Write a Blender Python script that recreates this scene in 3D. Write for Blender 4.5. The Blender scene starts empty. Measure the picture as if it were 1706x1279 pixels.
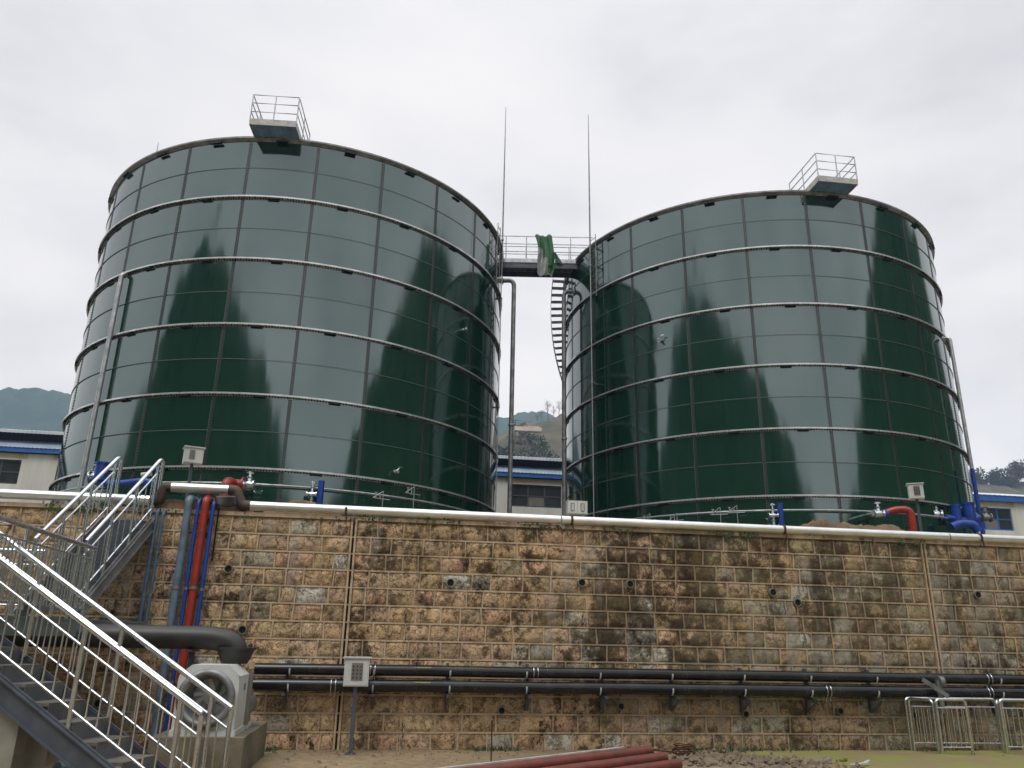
import bpy, math, random
from mathutils import Vector, Matrix, noise
random.seed(7)
sin, cos, pi, R_ = math.sin, math.cos, math.pi, math.radians
scn = bpy.context.scene
COL = scn.collection
# ------------------------------------------------------------------ camera frame
F, TH, RO, HC = 1294.09, 0.320031808, 0.0200228645, 1.65
CAM = Vector((0, 0, HC))
def ray(px, py):
    x = px - 853; y = -(py - 639.5); c, s = cos(RO), sin(RO)
    x, y = c * x - s * y, s * x + c * y
    return Vector((x, F * cos(TH) - y * sin(TH), F * sin(TH) + y * cos(TH)))
A_ = R_(8.4)
U = Vector((cos(A_), sin(A_), 0)); N = Vector((-sin(A_), cos(A_), 0)); Z = Vector((0, 0, 1))
def S(s, d, z): return U * s + N * d + Z * z
def W(px, py, d):
    q = ray(px, py); return CAM + q * (d / q.dot(N))
def SZ(px, py, d):
    p = W(px, py, d); return p.dot(U), p.z
def atz(px, py, z):
    q = ray(px, py); return CAM + q * ((z - HC) / q.z)
def aty(px, py, y):
    q = ray(px, py); return CAM + q * (y / q.y)
X = Vector((1, 0, 0)); Y = Vector((0, 1, 0))

# ------------------------------------------------------------------ materials
def new_mat(name):
    m = bpy.data.materials.new(name); m.use_nodes = True
    nt = m.node_tree; b = nt.nodes['Principled BSDF']
    return m, nt, b
def link(nt, a, b): nt.links.new(a, b)
def ramp(nt, fac, stops, interp='LINEAR'):
    r = nt.nodes.new('ShaderNodeValToRGB'); r.color_ramp.interpolation = interp
    e = r.color_ramp.elements
    while len(e) < len(stops): e.new(0.5)
    for i, (p, c) in enumerate(stops):
        e[i].position = p; e[i].color = (c[0], c[1], c[2], 1) if not isinstance(c, (int, float)) else (c, c, c, 1)
    link(nt, fac, r.inputs[0]); return r.outputs[0]
def noise_n(nt, scale, detail=4, rough=.55, vec=None, stretch=None, coord='Object'):
    t = nt.nodes.new('ShaderNodeTexCoord'); src = t.outputs[coord]
    if stretch:
        mp = nt.nodes.new('ShaderNodeMapping'); mp.inputs['Scale'].default_value = stretch
        link(nt, src, mp.inputs[0]); src = mp.outputs[0]
    n = nt.nodes.new('ShaderNodeTexNoise'); n.inputs['Scale'].default_value = scale
    n.inputs['Detail'].default_value = detail; n.inputs['Roughness'].default_value = rough
    link(nt, src, n.inputs['Vector']); return n.outputs[0]
def mixc(nt, fac, a, b, mode='MIX'):
    m = nt.nodes.new('ShaderNodeMix'); m.data_type = 'RGBA'; m.blend_type = mode
    if isinstance(fac, (int, float)): m.inputs[0].default_value = fac
    else: link(nt, fac, m.inputs[0])
    for i, v in ((6, a), (7, b)):
        if isinstance(v, tuple): m.inputs[i].default_value = (*v, 1)
        else: link(nt, v, m.inputs[i])
    return m.outputs[2]
def bump(nt, b, h, strength=.3, dist=.02):
    n = nt.nodes.new('ShaderNodeBump'); n.inputs['Strength'].default_value = strength
    n.inputs['Distance'].default_value = dist; link(nt, h, n.inputs['Height'])
    link(nt, n.outputs[0], b.inputs['Normal'])
def mat(name, c, rough=.6, metal=0., c2=None, scale=3., ior=None, bmp=0., stretch=None, lo=.35, hi=.65, detail=5, rvar=0.):
    m, nt, b = new_mat(name)
    b.inputs['Roughness'].default_value = rough; b.inputs['Metallic'].default_value = metal
    if ior: b.inputs['IOR'].default_value = ior
    n = noise_n(nt, scale, detail, .6, stretch=stretch)
    if c2 is None: c2 = tuple(v * .8 for v in c)
    link(nt, ramp(nt, n, [(lo, c), (hi, c2)]), b.inputs['Base Color'])
    if rvar:
        link(nt, ramp(nt, n, [(lo, max(rough - rvar, .02)), (hi, rough + rvar)]), b.inputs['Roughness'])
    if bmp: bump(nt, b, n, bmp, .01)
    return m
M = {}
M['stainless'] = mat('stainless_steel', (.74, .77, .81), .24, 1., (.60, .62, .65), 6, rvar=.06)
M['clad'] = mat('aluminium_cladding', (.9, .9, .88), .33, .9, (.72, .71, .68), 2.2, rvar=.05)
M['galv'] = mat('galvanised_steel', (.55, .56, .56), .42, .75, (.34, .35, .36), 5, rvar=.1)
M['galvd'] = mat('weathered_galvanised', (.30, .31, .31), .5, .6, (.16, .16, .16), 4, rvar=.1)
M['hoop'] = mat('bright_galvanised_hoop', (.74, .75, .75), .34, .7, (.5, .51, .52), 3, rvar=.08)
M['hutroof'] = mat('faded_tan_bank', (.34, .28, .22), .8, 0, (.2, .16, .13), .3)
M['riser'] = mat('worn_grey_riser', (.14, .15, .17), .5, 0, (.09, .095, .10), 4)
M['greysteel'] = mat('painted_bluegrey_steel', (.085, .10, .125), .45, 0, (.05, .058, .07), 3)
M['deckgrey'] = mat('painted_green_grey_steel', (.16, .20, .19), .5, 0, (.09, .11, .11), 2.5)
M['tread'] = mat('tread_plate', (.19, .18, .16), .55, .1, (.10, .09, .08), 5)
M['white'] = mat('off_white_enamel', (.62, .64, .62), .4, 0, (.48, .5, .48), 3)
M['whitedirty'] = mat('weathered_white_paint', (.55, .54, .52), .5, 0, (.36, .35, .33), 4)
M['blue'] = mat('blue_pipe_paint', (.012, .06, .33), .38, 0, (.012, .03, .13), 4, lo=.45, hi=.68, rvar=.1)
M['blue2'] = mat('pale_blue_pipe_paint', (.10, .17, .25), .4, 0, (.05, .09, .15), 4)
M['bluegrey'] = mat('blue_grey_pipe_paint', (.13, .19, .25), .42, 0, (.07, .095, .12), 5, lo=.45, hi=.7, rvar=.1)
M['red'] = mat('red_oxide_pipe_paint', (.34, .030, .015), .42, 0, (.16, .022, .015), 5, lo=.45, hi=.68, rvar=.1)
M['redp'] = mat('dull_red_primer', (.17, .035, .024), .5, 0, (.09, .028, .02), 6)
M['black'] = mat('black_plastic_pipe', (.007, .007, .009), .27, 0, (.03, .028, .026), 2.5, rvar=.06, lo=.5, hi=.75)
M['rubber'] = mat('black_lagging', (.02, .02, .021), .5, 0, (.035, .034, .033), 6)
M['duct'] = mat('dark_grey_duct', (.035, .033, .033), .45, 0, (.02, .019, .018), 3)
M['brownlag'] = mat('brown_elbow_lagging', (.09, .055, .045), .6, 0, (.05, .035, .03), 8)
M['dark'] = mat('dark_opening', (.008, .008, .008), .9)
M['darkglass'] = mat('dark_glass', (.03, .035, .04), .12, 0, (.05, .055, .06), 2)
M['conc'] = mat('concrete', (.30, .29, .25), .85, 0, (.19, .18, .14), 2.2, bmp=.4)
M['plinthc'] = mat('damp_mottled_concrete', (.20, .175, .125), .9, 0, (.09, .085, .05), 2.6, bmp=.5)
M['rust'] = mat('rusty_steel', (.10, .045, .02), .8, .2, (.06, .025, .012), 12)
M['yellow'] = mat('yellow_marking', (.30, .30, .03), .6, 0, (.03, .03, .02), 30)
M['yellowstain'] = mat('yellow_stained_render', (.45, .38, .2), .8, 0, (.55, .52, .42), 1.5)
M['bluetrim'] = mat('blue_trim_sheet', (.04, .15, .46), .5, 0, (.03, .11, .36), 2)
M['darkblue'] = mat('dark_blue_sheet', (.02, .03, .09), .5, 0, (.015, .02, .05), 1)
M['palesheet'] = mat('pale_blue_sheet', (.34, .42, .50), .45, 0, (.26, .33, .42), 1)
M['roofsheet'] = mat('pale_grey_roof_sheet', (.66, .70, .74), .45, 0, (.50, .55, .60), .8)
M['tarpg'] = mat('green_tarpaulin', (.02, .14, .05), .5, 0, (.012, .08, .035), 3)
M['tarpw'] = mat('grey_tarpaulin_lining', (.36, .38, .37), .6, 0, (.2, .21, .2), 4)
M['blueunder'] = mat('blue_platform_underside', (.20, .34, .48), .5, 0, (.12, .22, .34), 4)
M['pvc'] = mat('grey_plastic_pipe', (.20, .19, .16), .6)
M['bark'] = mat('tree_bark', (.08, .065, .05), .9)
M['leaf'] = mat('leaf_foliage', (.03, .06, .02), .7, 0, (.06, .10, .035), .8)
M['woodfar'] = mat('mixed_woodland_leaves', (.04, .075, .03), .8, 0, (.09, .12, .055), .15)
M['leafgrey'] = mat('winter_foliage', (.05, .06, .035), .8, 0, (.09, .09, .06), .6)

# green enamel of the tanks: dark, glossy, hardly tinted
m, nt, b = new_mat('dark_green_enamel'); M['enamel'] = m
n1 = noise_n(nt, .35, 4, .5)
link(nt, ramp(nt, n1, [(.3, (.0012, .022, .011)), (.7, (.0022, .032, .016))]), b.inputs['Base Color'])
b.inputs['IOR'].default_value = 2.42; b.inputs['Specular Tint'].default_value = (.84, .98, .98, 1)
n2 = noise_n(nt, 1.6, 4, .6, stretch=(1, 1, .25))
link(nt, ramp(nt, n2, [(.3, .055), (.7, .12)]), b.inputs['Roughness'])
n3 = noise_n(nt, .55, 2, .5, stretch=(1, 1, .6))
bump(nt, b, n3, .12, .12)
def panel_id(nt):          # one random value per enamel plate
    tc = nt.nodes.new('ShaderNodeTexCoord'); sp = nt.nodes.new('ShaderNodeSeparateXYZ'); link(nt, tc.outputs['Object'], sp.inputs[0])
    def mth(op, a, b2=None):
        n = nt.nodes.new('ShaderNodeMath'); n.operation = op
        for i, v in ((0, a), (1, b2)):
            if v is None: continue
            if isinstance(v, (int, float)): n.inputs[i].default_value = v
            else: link(nt, v, n.inputs[i])
        return n.outputs[0]
    an = mth('FLOOR', mth('DIVIDE', mth('ADD', mth('ARCTAN2', sp.outputs[1], sp.outputs[0]), R_(92.2 + 160)), R_(16)))
    zz = mth('FLOOR', mth('DIVIDE', sp.outputs[2], 1.2)); cb = nt.nodes.new('ShaderNodeCombineXYZ'); link(nt, an, cb.inputs[0]); link(nt, zz, cb.inputs[1])
    wn = nt.nodes.new('ShaderNodeTexWhiteNoise'); link(nt, cb.outputs[0], wn.inputs['Vector']); return wn.outputs['Value'], mth
m = M['enamel']; nt = m.node_tree; b = nt.nodes['Principled BSDF']
pid, mth = panel_id(nt); stk = noise_n(nt, 1.3, 6, .7, stretch=(2.2, 2.2, .22)); grm = noise_n(nt, .5, 5, .6)
link(nt, mth('ADD', mth('ADD', .455, mth('MULTIPLY', pid, .055)), mth('MULTIPLY', mth('SUBTRACT', grm, .5), .10)), b.inputs['Specular IOR Level'])
bc = b.inputs['Base Color'].links[0].from_socket
link(nt, mixc(nt, ramp(nt, stk, [(.52, 0.), (.78, .35)]), bc, (.045, .05, .045)), b.inputs['Base Color'])
M['seam'] = mat('dark_seam_sealant', (.012, .024, .018), .3, 0, (.02, .034, .027), 6, ior=1.9)
M['seamedge'] = mat('seam_plate_edge', (.20, .24, .225), .5, .1, (.13, .16, .15), 8)
M['bolt'] = mat('dark_bolt_caps', (.004, .005, .005), .6)

def wall_stains(nt, c):
    n3 = noise_n(nt, .62, 5, .6, stretch=(1.7, 1.7, .45)); n4 = noise_n(nt, 4.2, 7, .78)
    mm = nt.nodes.new('ShaderNodeMath'); mm.operation = 'MULTIPLY'; link(nt, n3, mm.inputs[0]); link(nt, n4, mm.inputs[1])
    tc = nt.nodes.new('ShaderNodeTexCoord'); sp = nt.nodes.new('ShaderNodeSeparateXYZ'); link(nt, tc.outputs['Object'], sp.inputs[0])
    mr = nt.nodes.new('ShaderNodeMapRange'); mr.inputs[1].default_value = -4; mr.inputs[2].default_value = 3.5
    mr.inputs[3].default_value = -.025; mr.inputs[4].default_value = .05; link(nt, sp.outputs[0], mr.inputs[0])
    def mrange(src, a, b2, c2, d2):
        q = nt.nodes.new('ShaderNodeMapRange'); q.inputs[1].default_value = a; q.inputs[2].default_value = b2; q.inputs[3].default_value = c2; q.inputs[4].default_value = d2; link(nt, src, q.inputs[0]); return q.outputs[0]
    def add(a, b2):
        q = nt.nodes.new('ShaderNodeMath'); q.operation = 'ADD'; link(nt, a, q.inputs[0]); link(nt, b2, q.inputs[1]); return q.outputs[0]
    bias = add(add(mr.outputs[0], mrange(sp.outputs[2], .7, 1.5, -.035, .012)), mrange(sp.outputs[0], 5.5, 9, 0, -.03))
    ma = nt.nodes.new('ShaderNodeMath'); ma.operation = 'ADD'; link(nt, mm.outputs[0], ma.inputs[0]); link(nt, bias, ma.inputs[1])
    c = mixc(nt, ramp(nt, ma.outputs[0], [(.268, 0.), (.325, .72), (.40, .94)]), c, (.033, .022, .013))
    n6 = noise_n(nt, 2.4, 9, .78, stretch=(1.2, 1.2, .7)); c = mixc(nt, ramp(nt, n6, [(.575, 0.), (.63, .92)]), c, (.016, .011, .008))
    n7 = noise_n(nt, 1.6, 3, .5, stretch=(3, 3, .35)); n8 = noise_n(nt, .4, 2, .5)
    mm2 = nt.nodes.new('ShaderNodeMath'); mm2.operation = 'MULTIPLY'; link(nt, n7, mm2.inputs[0]); link(nt, n8, mm2.inputs[1])
    c = mixc(nt, ramp(nt, mm2.outputs[0], [(.31, 0.), (.40, .5)]), c, (.40, .38, .34))
    # damp olive-grey film that thickens toward the right
    n9 = noise_n(nt, .5, 5, .6); ma2 = nt.nodes.new('ShaderNodeMath'); ma2.operation = 'MULTIPLY_ADD'; link(nt, mr.outputs[0], ma2.inputs[0]); ma2.inputs[1].default_value = 3.0; link(nt, n9, ma2.inputs[2])
    return mixc(nt, ramp(nt, ma2.outputs[0], [(.50, 0.), (.70, .38)]), c, (.17, .14, .085))
# stone: per-block colour attribute + procedural mottling and stains
m, nt, b = new_mat('rough_stone_blocks'); M['stone'] = m
at = nt.nodes.new('ShaderNodeAttribute'); at.attribute_name = 'block'
c = at.outputs['Color']
n1 = noise_n(nt, 9, 6, .65)
c = mixc(nt, ramp(nt, n1, [(.38, 0.), (.62, .75)]), c, (1.45, 1.4, 1.3), 'MULTIPLY')
n2 = noise_n(nt, 4.2, 7, .7)
c = mixc(nt, ramp(nt, n2, [(.48, 0.), (.59, .58)]), c, (.09, .058, .03))
def veins(c, sc, wdt, st, col, dist=1.6):
    tc = nt.nodes.new('ShaderNodeTexCoord'); n = nt.nodes.new('ShaderNodeTexNoise'); n.inputs['Scale'].default_value = sc; n.inputs['Detail'].default_value = 4; n.inputs['Distortion'].default_value = dist
    link(nt, tc.outputs['Object'], n.inputs['Vector'])
    a = nt.nodes.new('ShaderNodeMath'); a.operation = 'SUBTRACT'; link(nt, n.outputs[0], a.inputs[0]); a.inputs[1].default_value = .5
    b_ = nt.nodes.new('ShaderNodeMath'); b_.operation = 'ABSOLUTE'; link(nt, a.outputs[0], b_.inputs[0])
    return mixc(nt, ramp(nt, b_.outputs[0], [(0., st), (wdt, 0.)]), c, col)
c = veins(c, 5.5, .030, .8, (.07, .04, .022)); c = veins(c, 11, .028, .6, (.09, .055, .03), 2.2); c = veins(c, 3.1, .018, .7, (.05, .032, .02), .8)
c = wall_stains(nt, c)
n5 = noise_n(nt, 1.1, 4, .6)
c = mixc(nt, ramp(nt, n5, [(.60, 0.), (.72, .4)]), c, (.18, .15, .05))
link(nt, c, b.inputs['Base Color']); b.inputs['Roughness'].default_value = .9
b.inputs['Specular IOR Level'].default_value = .2
nb = noise_n(nt, 14, 8, .7); bump(nt, b, nb, .6, .02)
m, nt, b = new_mat('tan_mortar'); M['mortar'] = m
n1 = noise_n(nt, 1.3, 6, .65); n2 = noise_n(nt, 7, 5, .6)
c = ramp(nt, n2, [(.3, (.62, .47, .31)), (.7, (.44, .33, .215))])
c = mixc(nt, ramp(nt, n1, [(.54, 0.), (.68, .6)]), c, (.20, .15, .09)); c = mixc(nt, .62, c, wall_stains(nt, c))
link(nt, c, b.inputs['Base Color']); b.inputs['Roughness'].default_value = .95
# soil / yard
m, nt, b = new_mat('trodden_soil'); M['soil'] = m
n1 = noise_n(nt, .6, 6, .6); n2 = noise_n(nt, 6, 6, .7)
c = ramp(nt, n1, [(.35, (.33, .245, .145)), (.65, (.24, .18, .105))])
c = mixc(nt, ramp(nt, n2, [(.4, 0.), (.62, .55)]), c, (.12, .088, .05))
link(nt, c, b.inputs['Base Color']); b.inputs['Roughness'].default_value = .9; bump(nt, b, n2, .5, .02)
M['moss'] = mat('mossy_ground', (.20, .20, .05), .95, 0, (.21, .16, .085), 1.4, bmp=.4, lo=.42, hi=.6)
M['mound'] = mat('red_brown_earth', (.20, .125, .07), .95, 0, (.09, .065, .04), 4, bmp=.8)
M['rubble'] = mat('grey_rubble', (.24, .19, .13), .95, 0, (.12, .095, .065), 5, bmp=.5)
M['terrace'] = mat('terrace_gravel', (.22, .19, .15), .95, 0, (.15, .13, .1), 2)
m, nt, b = new_mat('wooded_hillside'); M['hill'] = m
n1 = noise_n(nt, .05, 8, .7)
link(nt, ramp(nt, n1, [(.35, (.012, .035, .012)), (.5, (.02, .05, .018)), (.65, (.045, .07, .03))]), b.inputs['Base Color'])
b.inputs['Roughness'].default_value = .95; b.inputs['Specular IOR Level'].default_value = .1
m, nt, b = new_mat('scrubby_hillside'); M['scrub'] = m
n1 = noise_n(nt, .08, 8, .7)
link(nt, ramp(nt, n1, [(.35, (.05, .055, .035)), (.5, (.09, .08, .05)), (.62, (.14, .11, .08))]), b.inputs['Base Color'])
b.inputs['Roughness'].default_value = .95
# shed wall with rain streaks
m, nt, b = new_mat('streaked_cream_render'); M['render'] = m
n1 = noise_n(nt, .9, 4, .6, stretch=(1, 1, .08)); n2 = noise_n(nt, .25, 3, .5)
c = ramp(nt, n1, [(.42, (.74, .75, .73)), (.66, (.58, .57, .50))])
link(nt, mixc(nt, ramp(nt, n2, [(.5, 0.), (.72, .3)]), c, (.55, .5, .36)), b.inputs['Base Color']); b.inputs['Roughness'].default_value = .85

# ------------------------------------------------------------------ mesh builder
ORIG = {}
def perp(d):
    a = Z if abs(d.z) < .9 else X
    s = d.cross(a).normalized(); return s, s.cross(d).normalized()
def fillet(pts, r, k=5):
    out = [pts[0]]
    for i in range(1, len(pts) - 1):
        p, a, b2 = pts[i], pts[i - 1] - pts[i], pts[i + 1] - pts[i]
        rr = min(r, a.length * .49, b2.length * .49)
        p0, p1 = p + a.normalized() * rr, p + b2.normalized() * rr
        for j in range(k + 1):
            t = j / k; out.append(p0 * (1 - t) ** 2 + p * 2 * t * (1 - t) + p1 * t * t)
    out.append(pts[-1]); return out
class MB:
    def __init__(s): s.v = []; s.f = []; s.sm = []; s.mi = []
    def face(s, idx, sm=False, mi=0): s.f.append(idx); s.sm.append(sm); s.mi.append(mi)
    def quad(s, pts, mi=0):
        b0 = len(s.v); s.v += [Vector(p) for p in pts]; s.face(tuple(range(b0, b0 + len(pts))), False, mi); return s
    def box(s, c, hx, hy, hz, ax=X, ay=Y, az=Z, mi=0):
        b0 = len(s.v)
        for i in (-1, 1):
            for j in (-1, 1):
                for k in (-1, 1): s.v.append(c + ax * hx * i + ay * hy * j + az * hz * k)
        for q in ((0, 1, 3, 2), (4, 6, 7, 5), (0, 4, 5, 1), (2, 3, 7, 6), (0, 2, 6, 4), (1, 5, 7, 3)):
            s.face(tuple(b0 + i for i in q), False, mi)
        return s
    def wbox(s, s0, s1, d0, d1, z0, z1, mi=0):          # box in wall axes
        return s.box(S((s0 + s1) / 2, (d0 + d1) / 2, (z0 + z1) / 2), abs(s1 - s0) / 2, abs(d1 - d0) / 2, abs(z1 - z0) / 2, U, N, Z, mi)
    def beam(s, a, b2, w, h, up=Z, mi=0):
        d = (b2 - a); L = d.length; d = d / L; sd = d.cross(up).normalized(); u2 = sd.cross(d).normalized()
        return s.box((a + b2) / 2, L / 2, w / 2, h / 2, d, sd, u2, mi)
    def tube(s, pts, r, seg=12, caps=True, mi=0, radii=None):
        pts = [Vector(p) for p in pts]; n = len(pts); b0 = len(s.v)
        d0 = (pts[1] - pts[0]).normalized(); a, b2 = perp(d0)
        for i, p in enumerate(pts):
            if 0 < i < n - 1: d = ((pts[i + 1] - p).normalized() + (p - pts[i - 1]).normalized()).normalized()
            elif i == 0: d = d0
            else: d = (p - pts[i - 1]).normalized()
            a = (a - d * a.dot(d)).normalized(); b2 = d.cross(a)
            rr = radii[i] if radii else r
            for k in range(seg):
                t = 2 * pi * k / seg; s.v.append(p + a * rr * cos(t) + b2 * rr * sin(t))
        for i in range(n - 1):
            for k in range(seg):
                k2 = (k + 1) % seg
                s.face((b0 + i * seg + k, b0 + i * seg + k2, b0 + (i + 1) * seg + k2, b0 + (i + 1) * seg + k), seg > 5, mi)
        if caps:
            for i, rev in ((0, True), (n - 1, False)):
                c0 = len(s.v); s.v += [Vector(s.v[b0 + i * seg + k]) for k in range(seg)]
                idx = list(range(c0, c0 + seg)); s.face(tuple(reversed(idx) if rev else idx), False, mi)
        return s
    def ring(s, prof, a0=0, a1=360, seg=360, c=Vector((0, 0, 0)), mi=0, sm=True, closed=True):   # prof: (r, z) swept around z
        full = abs(a1 - a0) >= 360; n = seg if full else seg + 1; b0 = len(s.v); m_ = len(prof)
        for i in range(n):
            t = R_(a0 + (a1 - a0) * i / seg)
            for r, z in prof: s.v.append(c + Vector((r * cos(t), r * sin(t), z)))
        # flat-shaded profile corners: one strip per profile edge with own verts
        for j in range(m_ if closed else m_ - 1):
            j2 = (j + 1) % m_; c0 = len(s.v)
            for i in range(n): s.v.append(Vector(s.v[b0 + i * m_ + j])); s.v.append(Vector(s.v[b0 + i * m_ + j2]))
            for i in range(seg):
                i2 = (i + 1) % n; s.face((c0 + 2 * i, c0 + 2 * i2, c0 + 2 * i2 + 1, c0 + 2 * i + 1), sm, mi)
        return s
    def build(s, name, mats, parent=None, origin=None):
        me = bpy.data.meshes.new(name); ob = bpy.data.objects.new(name, me)
        if parent is not None: o = ORIG[parent.name]; ob.parent = parent
        elif origin is not None: o = Vector(origin)
        else:
            xs = [v.x for v in s.v]; ys = [v.y for v in s.v]; zs = [v.z for v in s.v]
            o = Vector(((min(xs) + max(xs)) / 2, (min(ys) + max(ys)) / 2, min(zs)))
        if parent is None: ob.location = o
        used = {i for f in s.f for i in f}; mp = {}; vs = []
        for i in sorted(used): mp[i] = len(vs); vs.append(s.v[i] - o)
        me.from_pydata(vs, [], [tuple(mp[i] for i in f) for f in s.f])
        me.polygons.foreach_set('use_smooth', s.sm); me.polygons.foreach_set('material_index', s.mi)
        if not isinstance(mats, (list, tuple)): mats = [mats]
        for q in mats: me.materials.append(M[q] if isinstance(q, str) else q)
        me.update(); COL.objects.link(ob); ORIG[ob.name] = o
        return ob
def tag(o, label=None, cat=None, group=None, kind=None):
    if label: o['label'] = label
    if cat: o['category'] = cat
    if group: o['group'] = group
    if kind: o['kind'] = kind
    return o
def thing(name, loc, label, cat, group=None):
    o = bpy.data.objects.new(name, None); o.location = loc; COL.objects.link(o); ORIG[o.name] = Vector(loc)
    o.empty_display_size = .2
    return tag(o, label, cat, group)
def copy_tree(o, parent=None):
    c = o.copy(); COL.objects.link(c); c.parent = parent; ORIG[c.name] = ORIG[o.name]
    for ch in [x for x in bpy.data.objects if x.parent == o]: copy_tree(ch, c)
    return c
def struct(mb, name, mats): return tag(mb.build(name, mats), kind='structure')

# ------------------------------------------------------------------ camera
cd = bpy.data.cameras.new('camera'); co = bpy.data.objects.new('camera', cd); COL.objects.link(co)
fw = Vector((0, cos(TH), sin(TH))); up0 = Vector((0, -sin(TH), cos(TH))); c_, s_ = cos(RO), sin(RO)
rt = X * c_ + up0 * s_; up = -X * s_ + up0 * c_
co.matrix_world = Matrix(((rt.x, up.x, -fw.x, 0), (rt.y, up.y, -fw.y, 0), (rt.z, up.z, -fw.z, HC), (0, 0, 0, 1)))
cd.sensor_width = 36; cd.lens = F / 1706 * 36; cd.clip_end = 6000; cd.clip_start = .1
scn.camera = co

# ------------------------------------------------------------------ sky and light
SUN_EL, SUN_AZ = 58, 200          # high, soft, behind the camera
w = bpy.data.worlds.new('World'); scn.world = w; w.use_nodes = True; nt = w.node_tree
bg = nt.nodes['Background']; out = nt.nodes['World Output']
sky = nt.nodes.new('ShaderNodeTexSky'); sky.sky_type = 'NISHITA'; sky.sun_disc = False
sky.sun_elevation = R_(SUN_EL); sky.sun_rotation = R_(SUN_AZ); sky.air_density = 1; sky.dust_density = 4
link(nt, sky.outputs[0], bg.inputs[0]); bg.inputs[1].default_value = .05
tc = nt.nodes.new('ShaderNodeTexCoord')
mp = nt.nodes.new('ShaderNodeMapping'); mp.inputs['Scale'].default_value = (1, 1, 2.2); link(nt, tc.outputs['Generated'], mp.inputs[0])
nn = nt.nodes.new('ShaderNodeTexNoise'); nn.inputs['Scale'].default_value = 2.1; nn.inputs['Detail'].default_value = 5
nn.inputs['Roughness'].default_value = .5; link(nt, mp.outputs[0], nn.inputs['Vector'])
cl = ramp(nt, nn.outputs[0], [(.34, (.68, .695, .72)), (.50, (.83, .845, .86)), (.66, (.92, .925, .925))])
sp = nt.nodes.new('ShaderNodeSeparateXYZ'); link(nt, tc.outputs['Generated'], sp.inputs[0])
gr = ramp(nt, sp.outputs[2], [(0., (1.03, .935, .82)), (.2, (.985, .91, .83)), (.42, (.825, .775, .745)), (.58, (.72, .687, .672)), (.74, (.69, .668, .665)), (1., (1.7, 1.67, 1.62))])
# a heavier bank of cloud to the west (left)
bx = nt.nodes.new('ShaderNodeMapRange'); bx.inputs[1].default_value = -.75; bx.inputs[2].default_value = -.2
bx.inputs[3].default_value = .93; bx.inputs[4].default_value = 1.0; link(nt, sp.outputs[0], bx.inputs[0])
cc = mixc(nt, 1., cl, gr, 'MULTIPLY')
vm = nt.nodes.new('ShaderNodeVectorMath'); vm.operation = 'SCALE'; link(nt, cc, vm.inputs[0]); link(nt, bx.outputs[0], vm.inputs['Scale'])
bg2 = nt.nodes.new('ShaderNodeBackground'); bg2.inputs[1].default_value = 1.80; link(nt, vm.outputs[0], bg2.inputs[0])
mx = nt.nodes.new('ShaderNodeMixShader'); mx.inputs[0].default_value = .93
link(nt, bg.outputs[0], mx.inputs[1]); link(nt, bg2.outputs[0], mx.inputs[2]); link(nt, mx.outputs[0], out.inputs[0])
sl = bpy.data.lights.new('sun', 'SUN'); sl.energy = 1.5; sl.angle = R_(25); sl.color = (1, .96, .9)
so = bpy.data.objects.new('sun', sl); COL.objects.link(so)
az = R_(SUN_AZ); sd = Vector((sin(az) * cos(R_(SUN_EL)), cos(az) * cos(R_(SUN_EL)), sin(R_(SUN_EL))))
so.rotation_euler = sd.to_track_quat('Z', 'Y').to_euler()
vs = scn.view_settings; vs.view_transform = 'Standard'; vs.look = 'None'; vs.exposure = 0; vs.gamma = 1

# ------------------------------------------------------------------ ground, terrace, hills
DW = 13.5                                            # distance of the wall face
mb = MB(); nx = 90
def gz(x, y): return 0.0
mb.quad([(-1100, -1100, 0), (1100, -1100, 0), (1100, 1100, 0), (-1100, 1100, 0)])
struct(mb, 'ground', 'soil')
mb = MB(); mb.wbox(-1050, 1050, DW + .25, 1060, .02, 3.58); struct(mb, 'terrace_ground', 'terrace')
def patch(name, s0, s1, d0, d1, base, amp, edge, mats, res=.12, seed=0, z=.004, lab=None, kind='stuff', freq=1.2):
    mb = MB(); ns = int((s1 - s0) / res); nd = max(3, int((d1 - d0) / res)); 
    for j in range(nd + 1):
        for i in range(ns + 1):
            a, b2 = i / ns, j / nd
            s = s0 + (s1 - s0) * a; d = d0 + (d1 - d0) * b2
            e = min(1, min(a, 1 - a) / edge) * min(1, min(b2, 1 - b2) / edge)
            e = e * e * (3 - 2 * e)
            q = Vector((s * freq + seed, d * freq, seed)); h = noise.fractal(q, 1, 2, 5) * .5 + .5
            mb.v.append(S(s + noise.noise(q * 2) * .1, d, z - .02 + (base + amp * h + .02) * e))
    for j in range(nd):
        for i in range(ns):
            k = j * (ns + 1) + i; mb.face((k, k + 1, k + ns + 2, k + ns + 1), True)
    o = mb.build(name, mats); tag(o, lab, None, None, kind); return o
patch('mossy_ground', 5.2, 14, 9.0, 13.49, .02, .06, .12, 'moss', kind='structure', seed=3)
patch('rubble', 3.6, 7.2, 10.2, 13.3, .0, .10, .35, 'rubble', res=.05, seed=5, freq=3)
patch('earth_mound', -2.6, -.7, 13.95, 15.6, .26, .22, .3, 'mound', z=3.58, seed=9, freq=3.5, res=.05)
patch('earth_mound', 7.6, 10.9, 13.95, 16.2, .30, .26, .25, 'mound', z=3.58, seed=12, freq=3.5, res=.05)
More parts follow.
